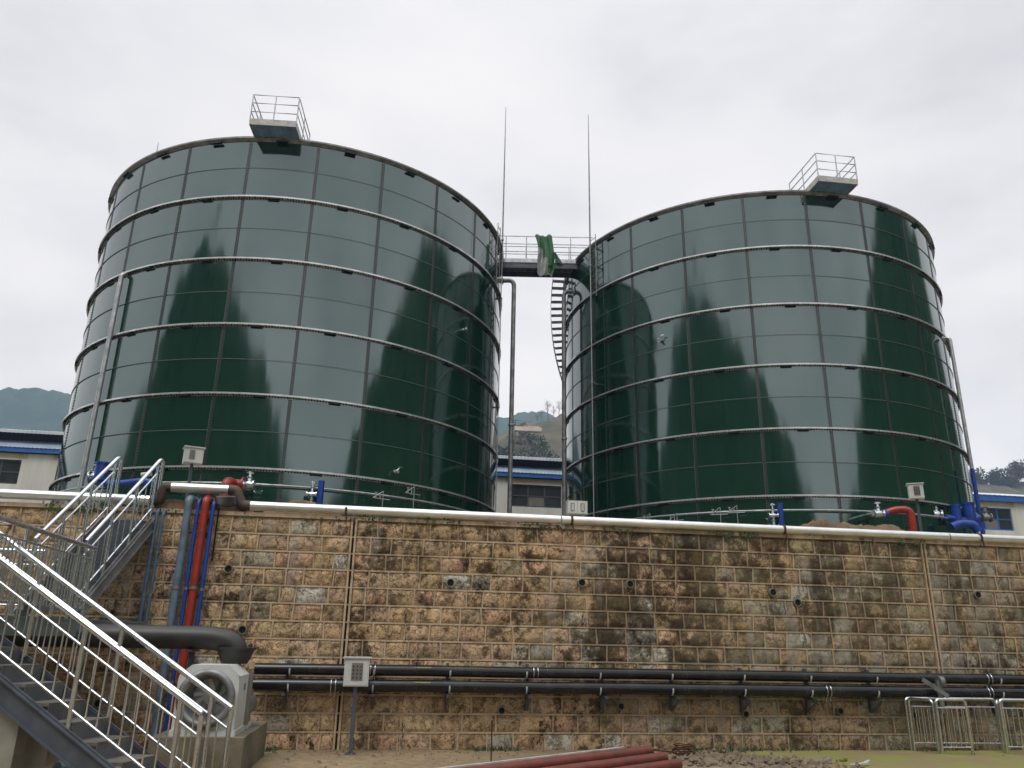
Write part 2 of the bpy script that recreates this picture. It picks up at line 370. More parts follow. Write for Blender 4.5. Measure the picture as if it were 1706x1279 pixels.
# loose pebbles on the rubble
rr = random.Random(4)
mb = MB()
for i in range(420):
    a = rr.gauss(0, .4); s = 5.2 + rr.gauss(0, .75); d = 12 - (s - 5) * .5 + rr.gauss(0, .45)
    if d > 13.3: continue
    p = S(s, d, .05 + rr.random() * .04); r = .015 + rr.random() * .04
    b0 = len(mb.v)
    for k in range(6):
        dv = [X, -X, Y, -Y, Z, -Z][k]; mb.v.append(p + dv * r * (.6 + rr.random() * .7))
    for q in ((0, 2, 4), (2, 1, 4), (1, 3, 4), (3, 0, 4), (2, 0, 5), (1, 2, 5), (3, 1, 5), (0, 3, 5)): mb.face(tuple(b0 + k for k in q))
tag(mb.build('pebbles', 'rubble'), 'loose broken stones strewn over the grey rubble strip', None, None, 'stuff')

rr = random.Random(12); mb = MB()
for i in range(1500):
    s = rr.uniform(-3.4, 13.5); 
    if noise.noise(Vector((s * .8, 1, 7))) < (-.05 if s > 5 else .22): continue
    p = S(s, DW - .05 - abs(rr.gauss(0, .10 if s < 5 else .35)), .004); L = .03 + .06 * rr.random(); a = rr.uniform(0, 2 * pi)
    dv = Vector((cos(a) * .7, sin(a) * .5, .4 + rr.random())).normalized(); sdv = dv.cross(Y).normalized() * L * .22
    mb.quad([p - sdv, p + sdv, p + dv * L + sdv * .2, p + dv * L - sdv * .2])
tag(mb.build('weeds', 'leaf'), 'short green weeds sprouting along the foot of the stone wall', None, None, 'stuff')
mb = MB()
for i in range(900):
    s = rr.uniform(-3, 12); d = 13.45 - abs(rr.gauss(0, 1.1)); p = S(s, d, .004); r = .006 + .02 * rr.random() ** 2
    b0 = len(mb.v)
    for dv in (X, -X, Y, -Y, Z): mb.v.append(p + dv * r * (.6 + rr.random() * .8))
    for q in ((0, 2, 4), (2, 1, 4), (1, 3, 4), (3, 0, 4)): mb.face(tuple(b0 + k for k in q))
tag(mb.build('grit', 'rubble'), 'small loose stones and grit scattered on the yard soil', None, None, 'stuff')

def interp(tab, x):
    for (a, b2), (c2, d2) in zip(tab, tab[1:]):
        if a <= x <= c2: t = (x - a) / (c2 - a); t = t * t * (3 - 2 * t) * .5 + t * .5; return b2 + (d2 - b2) * t
    return tab[-1][1]
# wooded peaks behind the camera (they stand mirrored in the tanks), profile by azimuth
prof = [(56, 50), (62, 78), (66, 92), (70, 104), (73, 122), (79, 128), (85, 138), (89, 144), (97, 146), (104, 142), (107, 137), (111, 126), (114, 118), (117.5, 114), (119, 109), (123, 100), (125, 97), (127, 88), (132, 81), (133, 74), (137, 68), (139, 59), (142, 50),
        (148, 38), (156, 32), (164, 36), (168.5, 46), (171, 56), (175, 62), (178, 68), (180, 75), (183.5, 79), (187, 88), (191, 93), (195, 97), (199, 101), (203, 104), (206, 108), (210, 115), (216, 119), (222, 120), (228, 118), (232, 111), (235.5, 107), (238, 99), (240, 90), (241.5, 82), (243, 75), (245, 70), (248, 62), (251, 52), (256, 42), (268, 30), (292, 25)]
def peak_h(a):
    h = interp(prof, a) * 1.01 + 1.3 * noise.fractal(Vector((a * .22, 3, 1)), .8, 2, 4)
    return h + (3.6 * sin(2 * pi * h / 21 + 1.4) if h < 112 else 0)     # stepped shoulders, like tiers of forest
mb = MB(); na, nr = 900, 26; cen = Vector((1, 28, 0))
for i in range(na + 1):
    a = 58 + 232 * i / na; ar = R_(a); pk = peak_h(a)
    for j in range(nr + 1):
        t = j / nr
        r = 120 + 110 * (t / .62) if t < .62 else 230 + 120 * (t - .62) / .38
        Hh = pk
        k = (t / .62) ** 1.15 if t < .62 else 1 - .8 * (t - .62) / .38
        p = cen + Vector((sin(ar) * r, cos(ar) * r, 0))
        h = Hh * k * (1 + .05 * noise.fractal(p * .02, 1, 2, 4)) + 2.0 * noise.fractal(p * .09, .8, 2, 4) * min(1, k * 3)
        mb.v.append(Vector((p.x, p.y, h - .5)))
for i in range(na):
    for j in range(nr):
        k = i * (nr + 1) + j; mb.face((k, k + nr + 1, k + nr + 2, k + 1), True)
struct(mb, 'hills', 'hill')
def ridge(name, pts, D, front, back, mats, amp, fr, z0=3.4, seed=0, res=200):
    mb = MB(); P = [W(px, py, D) for px, py in pts]; P = [(p.dot(U), p.z) for p in P]
    s0, s1 = P[0][0], P[-1][0]; prof_ = [(-front, 0), (-front * .6, .35), (-front * .25, .75), (-front * .08, .95), (0, 1), (back * .3, .8), (back, .2)]
    nj = 22
    for i in range(res + 1):
        s = s0 + (s1 - s0) * i / res; zt = interp(P, s)
        for j in range(nj + 1):
            dd = -front + (front + back) * (j / nj); k = interp(prof_, dd)
            q = Vector((s * fr + seed, (D + dd) * fr, seed))
            nz = noise.fractal(q, .8, 2, 5) * amp
            mb.v.append(S(s, D + dd, z0 + (zt - z0) * k + nz * (.3 + .7 * min(1, k * 2))))
    for i in range(res):
        for j in range(nj):
            k = i * (nj + 1) + j; mb.face((k, k + nj + 1, k + nj + 2, k + 1), True)
    return struct(mb, name, mats)
ridge('hills', [(-260, 690), (-120, 670), (-40, 662), (0, 652), (30, 645), (60, 641), (100, 650), (160, 655), (240, 700), (420, 800)], 1050, 330, 140, 'hill', 9, .03, seed=2)
ridge('hills', [(700, 750), (790, 712), (840, 694), (868, 681), (895, 684), (930, 699), (1000, 725), (1100, 780)], 1120, 200, 90, 'hill', 7, .03, seed=6)
ridge('hills', [(700, 800), (800, 740), (846, 718), (885, 706), (910, 698), (935, 688), (985, 665), (1060, 660), (1200, 720), (1350, 800)], 320, 150, 100, 'scrub', 3.4, .05, seed=8)
ridge('hills', [(1380, 860), (1500, 835), (1600, 800), (1640, 806), (1706, 800), (1800, 770), (1950, 740)], 420, 150, 100, 'scrub', 4.0, .05, seed=11)

# ------------------------------------------------------------------ retaining wall
WT = 3.60
joints = [-12.4, -0.66, 9.86, 20.3]
mb = MB(); mb.wbox(-26, 30, DW + .03, DW + .26, -.3, WT)
wall = thing('retaining_wall', S(2, DW, 0), 'long brown rough stone retaining wall with pale mortar joints below the two green tanks', 'wall')
mb.build('wall_core', 'mortar', wall)
rs = random.Random(21)
tones = [(.46, .31, .18), (.43, .285, .17), (.48, .335, .20), (.41, .29, .18), (.46, .29, .19), (.40, .275, .18), (.48, .33, .22), (.44, .31, .18)]
greys = [(.34, .29, .22), (.30, .26, .20), (.40, .36, .28), (.26, .21, .14), (.36, .33, .27), (.33, .27, .15)]
sb = MB(); cols = []
ch = .2745; mort = MB()
z = WT - .055; row = 0
while z > -.1:
    z0 = z - ch
    # raised mortar bed
    seg = 140
    for i in range(seg):
        a0 = -26 + 56 * i / seg; a1 = -26 + 56 * (i + 1) / seg
        w0 = .012 + .004 * rs.random()
        mort.quad([S(a0, DW - .004, z0 + w0 + .003 * noise.noise(Vector((a0 * 3, z0, 0)))), S(a0, DW - .004, z0 - w0), S(a1, DW - .004, z0 - w0), S(a1, DW - .004, z0 + w0 + .003 * noise.noise(Vector((a1 * 3, z0, 0))))])
    mort.quad([S(-26, DW - .004, z0 - .0122), S(30, DW - .004, z0 - .0122), S(30, DW + .02, z0 - .006), S(-26, DW + .02, z0 - .006)])
    for ja, jb in zip([-26] + joints, joints + [30]):
        s = ja + .05; first = True
        while s < jb - .06:
            wd = .34 + .22 * rs.random()
            if rs.random() < .12: wd *= .6
            if first and row % 2: wd *= .5
            first = False
            e = s + wd
            if jb - .05 - e < .2: e = jb - .05
            # head joint
            ww = .011 + .004 * rs.random(); kx = (rs.random() - .5) * .02
            if e < jb - .06:
                mort.quad([S(e - ww + kx, DW - .004, z0 + .012), S(e + ww + kx, DW - .004, z0 + .012), S(e + ww - kx, DW - .004, z - .012), S(e - ww - kx, DW - .004, z - .012)])
            u0, u1, v0, v1 = s + .012, e - .012, z0 + .012, z - .012
            g = min(1, max(0, (s - 1.0) / 8)); gp = .05 + .5 * g
            base = rs.choice(greys) if rs.random() < gp else rs.choice(tones)
            if rs.random() < .02 + .07 * g: base = (.46, .43, .37)
            k = (.92 + .30 * rs.random()) * (1.06 - .06 * g); base = (min(.62, base[0] * k * 1.04), min(.62, base[1] * k * 1.09), min(.62, base[2] * k * 1.10))
            nu, nv = 8, 5; b0 = len(sb.v); sx = rs.random() * 50; bulge = .010 + .014 * rs.random()
            for jv in range(nv + 1):
                for iu in range(nu + 1):
                    a, b2 = iu / nu, jv / nv; ed = min(min(a, 1 - a) * (u1 - u0), min(b2, 1 - b2) * (v1 - v0)) / .045
                    ed = min(1, ed) ** .6
                    h = noise.fractal(Vector((a * 3.2 + sx, b2 * 2.2, sx)), .9, 2, 4)
                    dep = .014 - ed * (bulge + .006 + .016 * max(-1, h))
                    sb.v.append(S(u0 + (u1 - u0) * a, DW + dep, v0 + (v1 - v0) * b2)); cols.append(base)
            for jv in range(nv):
                for iu in range(nu):
                    q = b0 + jv * (nu + 1) + iu; sb.face((q, q + 1, q + nu + 2, q + nu + 1), True)
            s = e
    z = z0; row += 1
so_ = sb.build('stone_blocks', 'stone', wall)
ca = so_.data.color_attributes.new('block', 'FLOAT_COLOR', 'POINT')
ca.data.foreach_set('color', [c for t in cols for c in (*t, 1)])
mort.build('mortar_joints', 'mortar', wall)
for j in joints:                                       # expansion joints: two mortar ribs and a dark slot
    mb = MB()
    mb.wbox(j - .05, j - .018, DW - .03, DW + .02, -.05, WT); mb.wbox(j + .018, j + .05, DW - .03, DW + .02, -.05, WT)
    mb.wbox(j - .018, j + .018, DW + .0, DW + .03, -.05, WT - .01, 1); mb.build('expansion_joint', ['mortar', 'dark'], wall)
mb = MB(); mb.wbox(-26, 30, DW - .03, DW + .3, WT - .05, WT + .015); mb.build('coping', 'mortar', wall)
for px, py in [(750, 970), (968, 970), (1048, 972), (1285, 986), (1326, 1003), (382, 947), (835, 1182), (1033, 1175), (1240, 1188), (1397, 1183), (405, 1048), (1520, 1190), (1625, 990), (166, 1170)]:
    s, zz = SZ(px, py, DW); mb = MB()
    r = .068 if py < 1100 else .06
    mb.tube([S(s, DW - .07, zz - .01), S(s, DW + .02, zz)], r, 14, caps=False)
    c = S(s, DW - .055, zz)
    mb.tube([S(s, DW - .05, zz - .008), S(s, DW - .045, zz - .008)], r * .86, 14, mi=1)
    # annular rim
    b0 = len(mb.v)
    for k in range(14):
        t = 2 * pi * k / 14
        for q in (r, r * .8): mb.v.append(S(s + q * cos(t), DW - .072, zz - .01 + q * sin(t)))
    for k in range(14):
        k2 = (k + 1) % 14; mb.face((b0 + 2 * k, b0 + 2 * k2, b0 + 2 * k2 + 1, b0 + 2 * k + 1))
    mb.build('weep_pipe', ['pvc', 'dark'], wall)
# moss fringe and small weeds along the wall top
rr = random.Random(8); mb = MB()
for i in range(2600):
    s = rr.uniform(-7.5, 14); dens = noise.noise(Vector((s * .9, 4, 0)))
    if dens < -.05 + rr.random() * .35: continue
    p = S(s, DW - .03 - rr.random() * .03, WT - .02 + rr.gauss(-.02, .05)); L = .02 + .05 * rr.random(); a = rr.uniform(0, 2 * pi)
    dv = Vector((cos(a), sin(a) * .5, .3 + rr.random())).normalized(); sdv = dv.cross(Y).normalized() * L * .35
    mb.quad([p - sdv, p + sdv, p + dv * L])
tag(mb.build('moss', 'leaf'), 'thin green moss and weeds along the top edge of the stone wall', None, None, 'stuff')

# ------------------------------------------------------------------ the two tanks
T1 = Vector((-9.19, 32.33, 4.21)); T2 = Vector((11.13, 35.08, 4.21)); TR = 8.551; TH_ = 14.4
SEAMS = [-92.2 + 16.0 * k for k in range(-6, 9)]
rest = (360 - 16.0 * 14) / 8
SEAMS += [SEAMS[14] + rest * k for k in range(1, 8)]
O0 = Vector((0, 0, 0))
def bolt(mb, t, r, z, sz=.017, h=.016, mi=0):          # low four-sided cap on the shell
    c = Vector((cos(t), sin(t), 0)); tt = Vector((-sin(t), cos(t), 0)); b0 = len(mb.v)
    for q in (-1, 1):
        for w_ in (-1, 1): mb.v.append(c * r + tt * sz * q + Z * (z + sz * w_))
    for q in (-1, 1):
        for w_ in (-1, 1): mb.v.append(c * (r + h) + tt * sz * .6 * q + Z * (z + sz * .6 * w_))
    for q in ((4, 6, 7, 5), (0, 2, 6, 4), (1, 5, 7, 3), (0, 4, 5, 1), (2, 3, 7, 6)): mb.face(tuple(b0 + k for k in q), False, mi)
def make_tank():
    t = thing('storage_tank', O0, 'x', 'tank', 'round green storage tanks on the terrace')
    mb = MB(); mb.ring([(TR, 0), (TR, TH_)], seg=704, closed=False)
    mb.ring([(0.01, TH_ + .75), (TR - .02, TH_ - .12)], seg=88, closed=False); mb.build('shell', 'enamel', t)
    mb = MB(); mb.ring([(TR + .25, -.65), (TR + .25, 0), (TR - .1, .02)], seg=88, closed=False); mb.build('foundation', 'conc', t)
    mb = MB(); mb.ring([(TR - .05, TH_ - .11), (TR + .02, TH_ - .12), (TR + .13, TH_ - .035), (TR + .13, TH_ + .03), (TR - .05, TH_ + .05)], seg=352); 
    for s in SEAMS:
        a = R_(s + 7.5); c = Vector((cos(a), sin(a), 0)); mb.box(c * (TR + .09) + Z * (TH_ - .17), .05, .2, .028, c, Vector((-sin(a), cos(a), 0)), Z, 1)
    mb.build('rim', ['galvd', 'bolt'], t)
    for i, s in enumerate(SEAMS):
        a = R_(s); mb = MB(); da = .055 / TR; da2 = .05 / TR
        seg_ = [(-da, 0), (da, 0)]
        for z0, z1 in [(.0, TH_ - .15)]:
            b0 = len(mb.v); n = 1
            pr = [(a - da, TR + .001), (a - da, TR + .008), (a, TR + .009), (a + da, TR + .008), (a + da, TR + .001)]
            for zz in (z0, z1):
                for q, r in pr: mb.v.append(Vector((r * cos(q), r * sin(q), zz)))
            for k in range(4): mb.face((b0 + k, b0 + k + 1, b0 + 6 + k, b0 + 5 + k))
        # plate edge
        q0, q1 = a - da - .006 / TR, a - da + .004 / TR
        mb.quad([Vector(((TR + .012) * cos(q), (TR + .012) * sin(q), zz)) for q, zz in ((q0, 0), (q1, 0), (q1, TH_ - .15), (q0, TH_ - .15))], 1)
        if s < 30 or s > 330 or True:
            nb = 144 if -185 < s < 12 else 0
            for k in range(nb):
                zz = .05 + (TH_ - .2) * k / nb
                for o in (-.031, .031): bolt(mb, a + o / TR, TR + .008, zz, .017, .02, 2)
        mb.build('vertical_seam', ['seam', 'seamedge', 'bolt'], t)
    for k in range(6):                                 # plain plate seams between the stiffeners
        zz = 1.2 + 2.4 * k; mb = MB()
        mb.ring([(TR + .001, zz - .008), (TR + .006, zz - .008), (TR + .006, zz + .006), (TR + .001, zz + .006)], seg=352)
        for i in range(22):
            a0 = SEAMS[i]; a1 = SEAMS[i + 1] if i < 21 else SEAMS[0] + 360
            if not (-190 < (a0 if a0 < 180 else a0 - 360) < 20): continue
            for j in range(1, 26): bolt(mb, R_(a0 + (a1 - a0) * j / 26), TR + .004, zz - .026, .017, .022, 1)
        mb.build('horizontal_seam', ['seamedge', 'bolt'], t)
    for k in range(0, 6):
        zz = .0 + 2.4 * k if k else .02; mb = MB()
        if k == 0: continue
        mb.ring([(TR + .002, zz - .075), (TR + .012, zz - .075), (TR + .012, zz - .008), (TR + .105, zz - .008), (TR + .105, zz - .028), (TR + .120, zz - .028), (TR + .120, zz + .028), (TR + .1, zz + .034), (TR + .1, zz + .004), (TR + .002, zz + .004)], seg=352)
        for j in range(22 * 26): bolt(mb, R_(SEAMS[0] + 360 * j / (22 * 26)), TR + .012, zz - .045, .024, .03, 1)
        for j in range(22 * 13): # bolts through the horizontal leg, seen from below
            a = R_(SEAMS[0] + 360 * (j + .5) / (22 * 13)); c = Vector((cos(a), sin(a), 0)); mb.box(c * (TR + .06) + Z * (zz - .02), .018, .018, .012, c, Vector((-sin(a), cos(a), 0)), Z, 1)
        if k > 1 or True:
            for s in SEAMS:
                a = R_(s + (7.0 if k % 2 else 9.5) ); c = Vector((cos(a), sin(a), 0)); mb.box(c * (TR + .07) + Z * (zz - .055), .045, .19, .03, c, Vector((-sin(a), cos(a), 0)), Z, 1)
        mb.build('stiffener_ring', ['hoop', 'bolt'], t)
    # inspection platform on the rim, with its guard rail
    a = R_(-86); c = Vector((cos(a), sin(a), 0)); q = Vector((-sin(a), cos(a), 0)); hw = .8; r0, r1 = TR - 1.3, TR + .85; zf = TH_ - .02
    mb = MB(); mb.box(c * (r0 + r1) / 2 + Z * (zf + .1), (r1 - r0) / 2 - .02, hw - .02, .02, c, q, Z, 0)
    mb.box(c * (r0 + r1) / 2 + Z * (zf + .05), (r1 - r0) / 2 - .03, hw - .03, .028, c, q, Z, 1)
    pf = mb.build('inspection_platform', ['galv', 'blueunder'], t)
    mb = MB(); mb.box(c * r1 + Z * (zf + .11), .012, hw, .12, c, q, Z); 
    for sg in (-1, 1): mb.box(c * (r0 + r1) / 2 + q * sg * hw + Z * (zf + .11), (r1 - r0) / 2 - .015, .012, .119, c, q, Z)
    mb.build('toe_board', 'whitedirty', pf)
    mb = MB(); zr = zf + .1
    for hh in (.42, .78, 1.12):
        mb.tube([c * r0 + q * hw + Z * (zr + hh), c * r1 + q * hw + Z * (zr + hh), c * r1 - q * hw + Z * (zr + hh), c * r0 - q * hw + Z * (zr + hh)], .022, 8)
    for e_ in (-hw, 0, hw): mb.tube([c * r1 + q * e_ + Z * zr, c * r1 + q * e_ + Z * (zr + 1.12)], .022, 8)
    for e_ in (-hw, hw):
        for r in (r0, (r0 + r1) / 2): mb.tube([c * r + q * e_ + Z * zr, c * r + q * e_ + Z * (zr + 1.12)], .022, 8)
    mb.build('guard_rail', 'galv', pf)
    # spray ring pipe near the foot, on brackets
    mb = MB(); zz = 1.88; r = TR + .2
    mb.tube([Vector((r * cos(R_(x)), r * sin(R_(x)), zz)) for x in range(-200, 31, 2)], .03, 8)
    rp = mb.build('ring_pipe', 'galv', t)
    for x in range(-190, 21, 15):
        a = R_(x); c = Vector((cos(a), sin(a), 0)); mb = MB()
        mb.tube([c * (TR + .01) + Z * zz, c * (r) + Z * zz], .012, 6); mb.build('bracket', 'galv', rp)
    return t
tk1 = make_tank()
tk2 = copy_tree(tk1)
tk1.location = T1; tk2.location = T2; tk2.rotation_euler = (0, 0, R_(3.5))
tag(tk1, 'left dark green bolted storage tank with galvanised hoops and a railed platform on its rim', 'tank')
tag(tk2, 'right dark green bolted storage tank beside the lightning rod and spiral stair', 'tank')

def onshell(px, py, T, off=0.):
    d = ray(px, py).normalized(); o = CAM - T; a = d.x ** 2 + d.y ** 2; b2 = o.x * d.x + o.y * d.y; c = o.x ** 2 + o.y ** 2 - (TR + off) ** 2
    p = CAM + d * ((-b2 - max(b2 * b2 - a * c, 0) ** .5) / a); n = Vector((p.x - T.x, p.y - T.y, 0)).normalized(); return p, n
def sampler(px, py, T, label):
    p, n = onshell(px, py, T); q = Z.cross(n); mb = MB()
    mb.tube([p, p + n * .22], .035, 10); mb.tube([p + n * .1, p + n * .12], .07, 10)
    mb.tube([p + n * .22, p + n * .3 - Z * .05], .045, 10); 
    mb.tube([p + n * .16, p + n * .16 + q * .12 + Z * .12], .018, 8); mb.box(p + n * .16 + q * .16 + Z * .16, .07, .015, .02, q, n, Z)
    o = mb.build('sampling_valve', 'stainless'); tag(o, label, 'valve', 'small sampling valves on the tank shells')
sampler(768, 550, T1, 'small silver sampling valve high on the right side of the left tank')
sampler(1101, 568, T2, 'small silver sampling valve high on the left side of the right tank')
sampler(656, 786, T1, 'small silver sampling valve low on the left tank just above its bottom hoop')

# drain pipes standing beside the tanks
def standpipe(base, top, inward, r, label, mats='galv', low=None, fl=(.5,)):
    t = thing('standpipe', base, label, 'pipe', 'tall steel pipes standing beside the tanks')
    pts = fillet([base if low is None else Vector((base.x, base.y, low)), Vector((base.x, base.y, top)), Vector((base.x, base.y, top)) + inward], r * 3, 6)
    mb = MB(); mb.tube(pts, r, 14); mb.build('riser', mats, t)
    if low is not None:
        mb = MB(); mb.tube([base, Vector((base.x, base.y, low))], r * 1.04, 14); mb.build('lower_riser', 'blue', t)
    e = Vector((base.x, base.y, top)) + inward * .72; dn = inward.normalized()
    mb = MB(); mb.tube([e - dn * .02, e + dn * .02], r * 1.7, 14); mb.build('flange', 'galv', t)
    for k in fl:
        c = Vector((base.x, base.y, base.z + (top - base.z) * k)); mb = MB(); mb.tube([c - Z * .025, c + Z * .025], r * 1.45, 14); mb.build('flange', 'galv', t)
    return t
def radial(T, px, py, z, off):
    # point on the ray's azimuth at the tank radius + off
    d = ray(px, py); d = Vector((d.x, d.y, 0)).normalized(); o = Vector((CAM.x - T.x, CAM.y - T.y, 0)); b2 = o.dot(d); c = o.length_squared - (TR + off) ** 2
    disc = b2 * b2 - c
    t = -b2 - (disc ** .5 if disc > 0 else 0); p = o + d * t + Vector((T.x, T.y, 0)); p.z = z; return p
p = Vector((-13.86, 24.93, 3.58)); inw = Vector((T1.x - p.x, T1.y - p.y, 0)).normalized() * .35
standpipe(p, 13.75, inw, .082, 'galvanised standpipe at the left side of the left tank', 'galv', fl=(.22,))
standpipe(Vector((.0, 31.5, 3.58)), 16.98, Vector((-.72, .12, 0)), .1, 'galvanised standpipe elbowed into the right side of the left tank', 'galvd', fl=(.5,))
standpipe(Vector((2.33, 33.0, 3.58)), 17.2, Vector((.62, .1, 0)), .1, 'galvanised standpipe elbowed into the right tank in front of the spiral stair', 'galvd', fl=(.48,))
p = Vector((17.50, 28.86, 3.58)); inw = Vector((T2.x - p.x, T2.y - p.y, 0)).normalized() * .3
standpipe(p, 13.55, inw, .07, 'standpipe with a blue lower half at the right side of the right tank', 'galv', low=8.2, fl=(.06,))

# footbridge between the tanks
BY0, BY1 = 32.5, 33.5; bx0, bx1 = -.66, 2.95; bz = 18.5
t = thing('footbridge', Vector((1.1, 33, 18.1)), 'short steel footbridge with railings joining the tops of the two tanks', 'footbridge')
mb = MB(); mb.box(Vector(((bx0 + bx1) / 2, 33, bz - .06)), (bx1 - bx0) / 2, .46, .03); mb.build('deck', 'galvd', t)
for yy in (BY0, BY1):
    mb = MB(); mb.box(Vector(((bx0 + bx1) / 2, yy, bz - .02)), (bx1 - bx0) / 2, .02, .10); mb.build('toe_board', 'galv', t)
    mb = MB(); mb.box(Vector(((bx0 + bx1) / 2, yy + (.04 if yy < 33 else -.04), bz - .25)), (bx1 - bx0) / 2, .03, .128); mb.build('beam', 'greysteel', t)
    mb = MB()
    for hh in (.45, .85, 1.25): mb.tube([Vector((bx0 - .1, yy, bz + hh)), Vector((bx1 + .7, yy, bz + hh))], .022, 8)
    rl = mb.build('railing', 'galv', t)
    for xx in (bx0 + .25, .55, 1.6, 2.62):
        mb = MB(); mb.tube([Vector((xx, yy, bz)), Vector((xx, yy, bz + 1.25))], .022, 8); mb.build('post', 'galv', rl)
mb = MB()
for xx in [bx0 + .3 + i * .5 for i in range(7)]: mb.box(Vector((xx, 33, bz - .22)), .03, .42, .05)
mb.build('cross_beam', 'greysteel', t)
# tarpaulin over its front railing
mb = MB(); cx0 = aty(906, 400, 32.45)
nu, nv = 16, 26
for j in range(nv + 1):
    v = j / nv
    for i in range(nu + 1):
        u = i / nu
        wid = .78 - .08 * sin(v * 5) + .12 * v
        if v > .6: wid *= 1 - (v - .6) * .8
        cxx = cx0.x - .02 + .12 * sin(v * 3) + .05 * v
        x_ = cxx + (u - .5) * wid; y_ = 32.44 - .07 * sin(u * 9 + v * 4) - .06 * sin(u * 17 + v) - .12 * v * (1 - v) * 2
        mb.v.append(Vector((x_, y_, bz + 1.28 - v * 2.0 - (.1 * sin(u * 6) if v > .8 else 0) - .18 * u * v)))
for j in range(nv):
    for i in range(nu):
        k = j * (nu + 1) + i; u, v = i / nu, j / nv
        gr_ = v < .34 or (u > .45 + .3 * (v - .3) and v < .93) or (u > .3 and v < .55 )
        mb.face((k, k + 1, k + nu + 2, k + nu + 1), True, 0 if gr_ else 1)
tp = mb.build('tarpaulin', ['tarpg', 'tarpw']); tag(tp, 'crumpled green and grey tarpaulin hanging over the footbridge railing', 'tarpaulin')
md = tp.modifiers.new('thick', 'SOLIDIFY'); md.thickness = .012
mb = MB()
for j in range(7):
    for i in range(9):
        u, v = i / 8, j / 6; mb.v.append(Vector((cx0.x + .38 + u * .55 * (.3 + .7 * v), 32.44 - .05 * sin(u * 8 + v * 3), bz + .5 - v * .58 - u * .12)))
for j in range(6):
    for i in range(8): k = j * 9 + i; mb.face((k, k + 1, k + 10, k + 9), True)
o = mb.build('corner_flap', 'tarpg', tp); 

# spiral stair round the back of the right tank
t = thing('spiral_stair', T2 + Vector((-8.9, 0, 0)) - Z * .6, 'steel stair winding down the left side of the right tank under the footbridge', 'stair')
def cyl(T, r, a, z): return Vector((T.x + r * cos(R_(a)), T.y + r * sin(R_(a)), z))
nst = 58; a_s, zs = 184., bz - .05
rin, rout = TR + .14, TR + .72
for i in range(nst):
    a = a_s - i * 1.9; zz = zs - .05 - i * .235
    if zz < 3.7: break
    mb = MB(); mid = cyl(T2, (rin + rout) / 2, a, zz); c = Vector((cos(R_(a)), sin(R_(a)), 0)); q = Vector((-sin(R_(a)), cos(R_(a)), 0))
    mb.box(mid, (rout - rin) / 2 - .01, .13, .022, c, q, Z); mb.build('tread', 'galvd', t)
for r, nm in ((rin, 'stringer'), (rout, 'stringer')):
    mb = MB(); n = nst
    pts = [(a_s + 1 - i * 1.9, zs - i * .235) for i in range(nst) if zs - i * .235 > 3.6]
    for (a0, z0), (a1, z1) in zip(pts, pts[1:]): mb.quad([cyl(T2, r, a0, z0 + .03), cyl(T2, r, a0, z0 - .2), cyl(T2, r, a1, z1 - .2), cyl(T2, r, a1, z1 + .03)])
    o = mb.build(nm, 'galvd', t); md = o.modifiers.new('thick', 'SOLIDIFY'); md.thickness = .02
# lightning rods
def rod(base, h1, top, label, clamps):
    t = thing('lightning_rod', base, label, 'lightning rod', 'thin lightning rods beside the tanks')
    mb = MB(); mb.tube([base, Vector((base.x, base.y, h1))], .022, 8); mb.build('down_conductor', 'galv', t)
    mb = MB(); mb.tube([Vector((base.x, base.y, h1)), Vector((base.x, base.y, h1 + (top - h1) * .6)), Vector((base.x, base.y, top))], .03, 8, radii=[.038, .03, .012]); mb.build('mast', 'galvd', t)
    for z_, dv in clamps:
        c = Vector((base.x, base.y, z_)); mb = MB(); mb.beam(c, c + dv, .04, .05); mb.tube([c - Z * .04, c + Z * .04], .06, 8); mb.build('clamp', 'galvd', t)
rod(Vector((-.56, 31.35, 3.58)), 17.2, 26.1, 'lightning rod on the right edge of the left tank beside the footbridge', [(18.9, Vector((-.35, .1, 0))), (18.2, Vector((-.35, .1, 0))), (16, Vector((-.2, .1, 0))), (11, Vector((-.2, .1, 0)))])
rod(Vector((3.34, 30.75, 3.58)), 17.0, 25.3, 'lightning rod on the left side of the right tank', [(18.3, Vector((.35, .2, 0))), (17.4, Vector((.35, .2, 0))), (12, Vector((.3, .3, 0)))])
# little ladder brackets at both tank rims
def ladder(p, n, label):
    q = Z.cross(n); mb = MB()
    for sg in (-1, 1): mb.tube([p + n * .2 + q * .2 * sg, p + n * .2 + q * .2 * sg + Z * 3.0], .02, 6)
    for i in range(10): mb.tube([p + n * .2 - q * .2 + Z * (.15 + i * .3), p + n * .2 + q * .2 + Z * (.15 + i * .3)], .014, 6)
    for z_ in (.4, 2.6):
        for sg in (-1, 1): mb.tube([p + q * .2 * sg + Z * z_, p + n * .2 + q * .2 * sg + Z * z_], .014, 6)
    tag(mb.build('rim_ladder', 'galvd'), label, 'ladder', 'short ladders at the tank rims')
a = R_(-14); ladder(Vector((T1.x + TR * cos(a), T1.y + TR * sin(a), 16.0)), Vector((cos(a), sin(a), 0)), 'short ladder at the rim of the left tank beside the footbridge')
a = R_(209); ladder(Vector((T2.x + TR * cos(a), T2.y + TR * sin(a), 15.9)), Vector((cos(a), sin(a), 0)), 'short ladder at the rim of the right tank behind the lightning rod')
# stub antenna on the left tank rim
mb = MB(); p = Vector((T1.x + (TR - .1) * cos(R_(-121)), T1.y + (TR - .1) * sin(R_(-121)), 18.55)); mb.tube([p, p + Z * .75], .015, 6, radii=[.018, .008])
mb.tube([p, p + Z * .1], .04, 8)
tag(mb.build('air_terminal', 'galvd'), 'short thin spike on the upper left rim of the left tank', 'lightning rod')

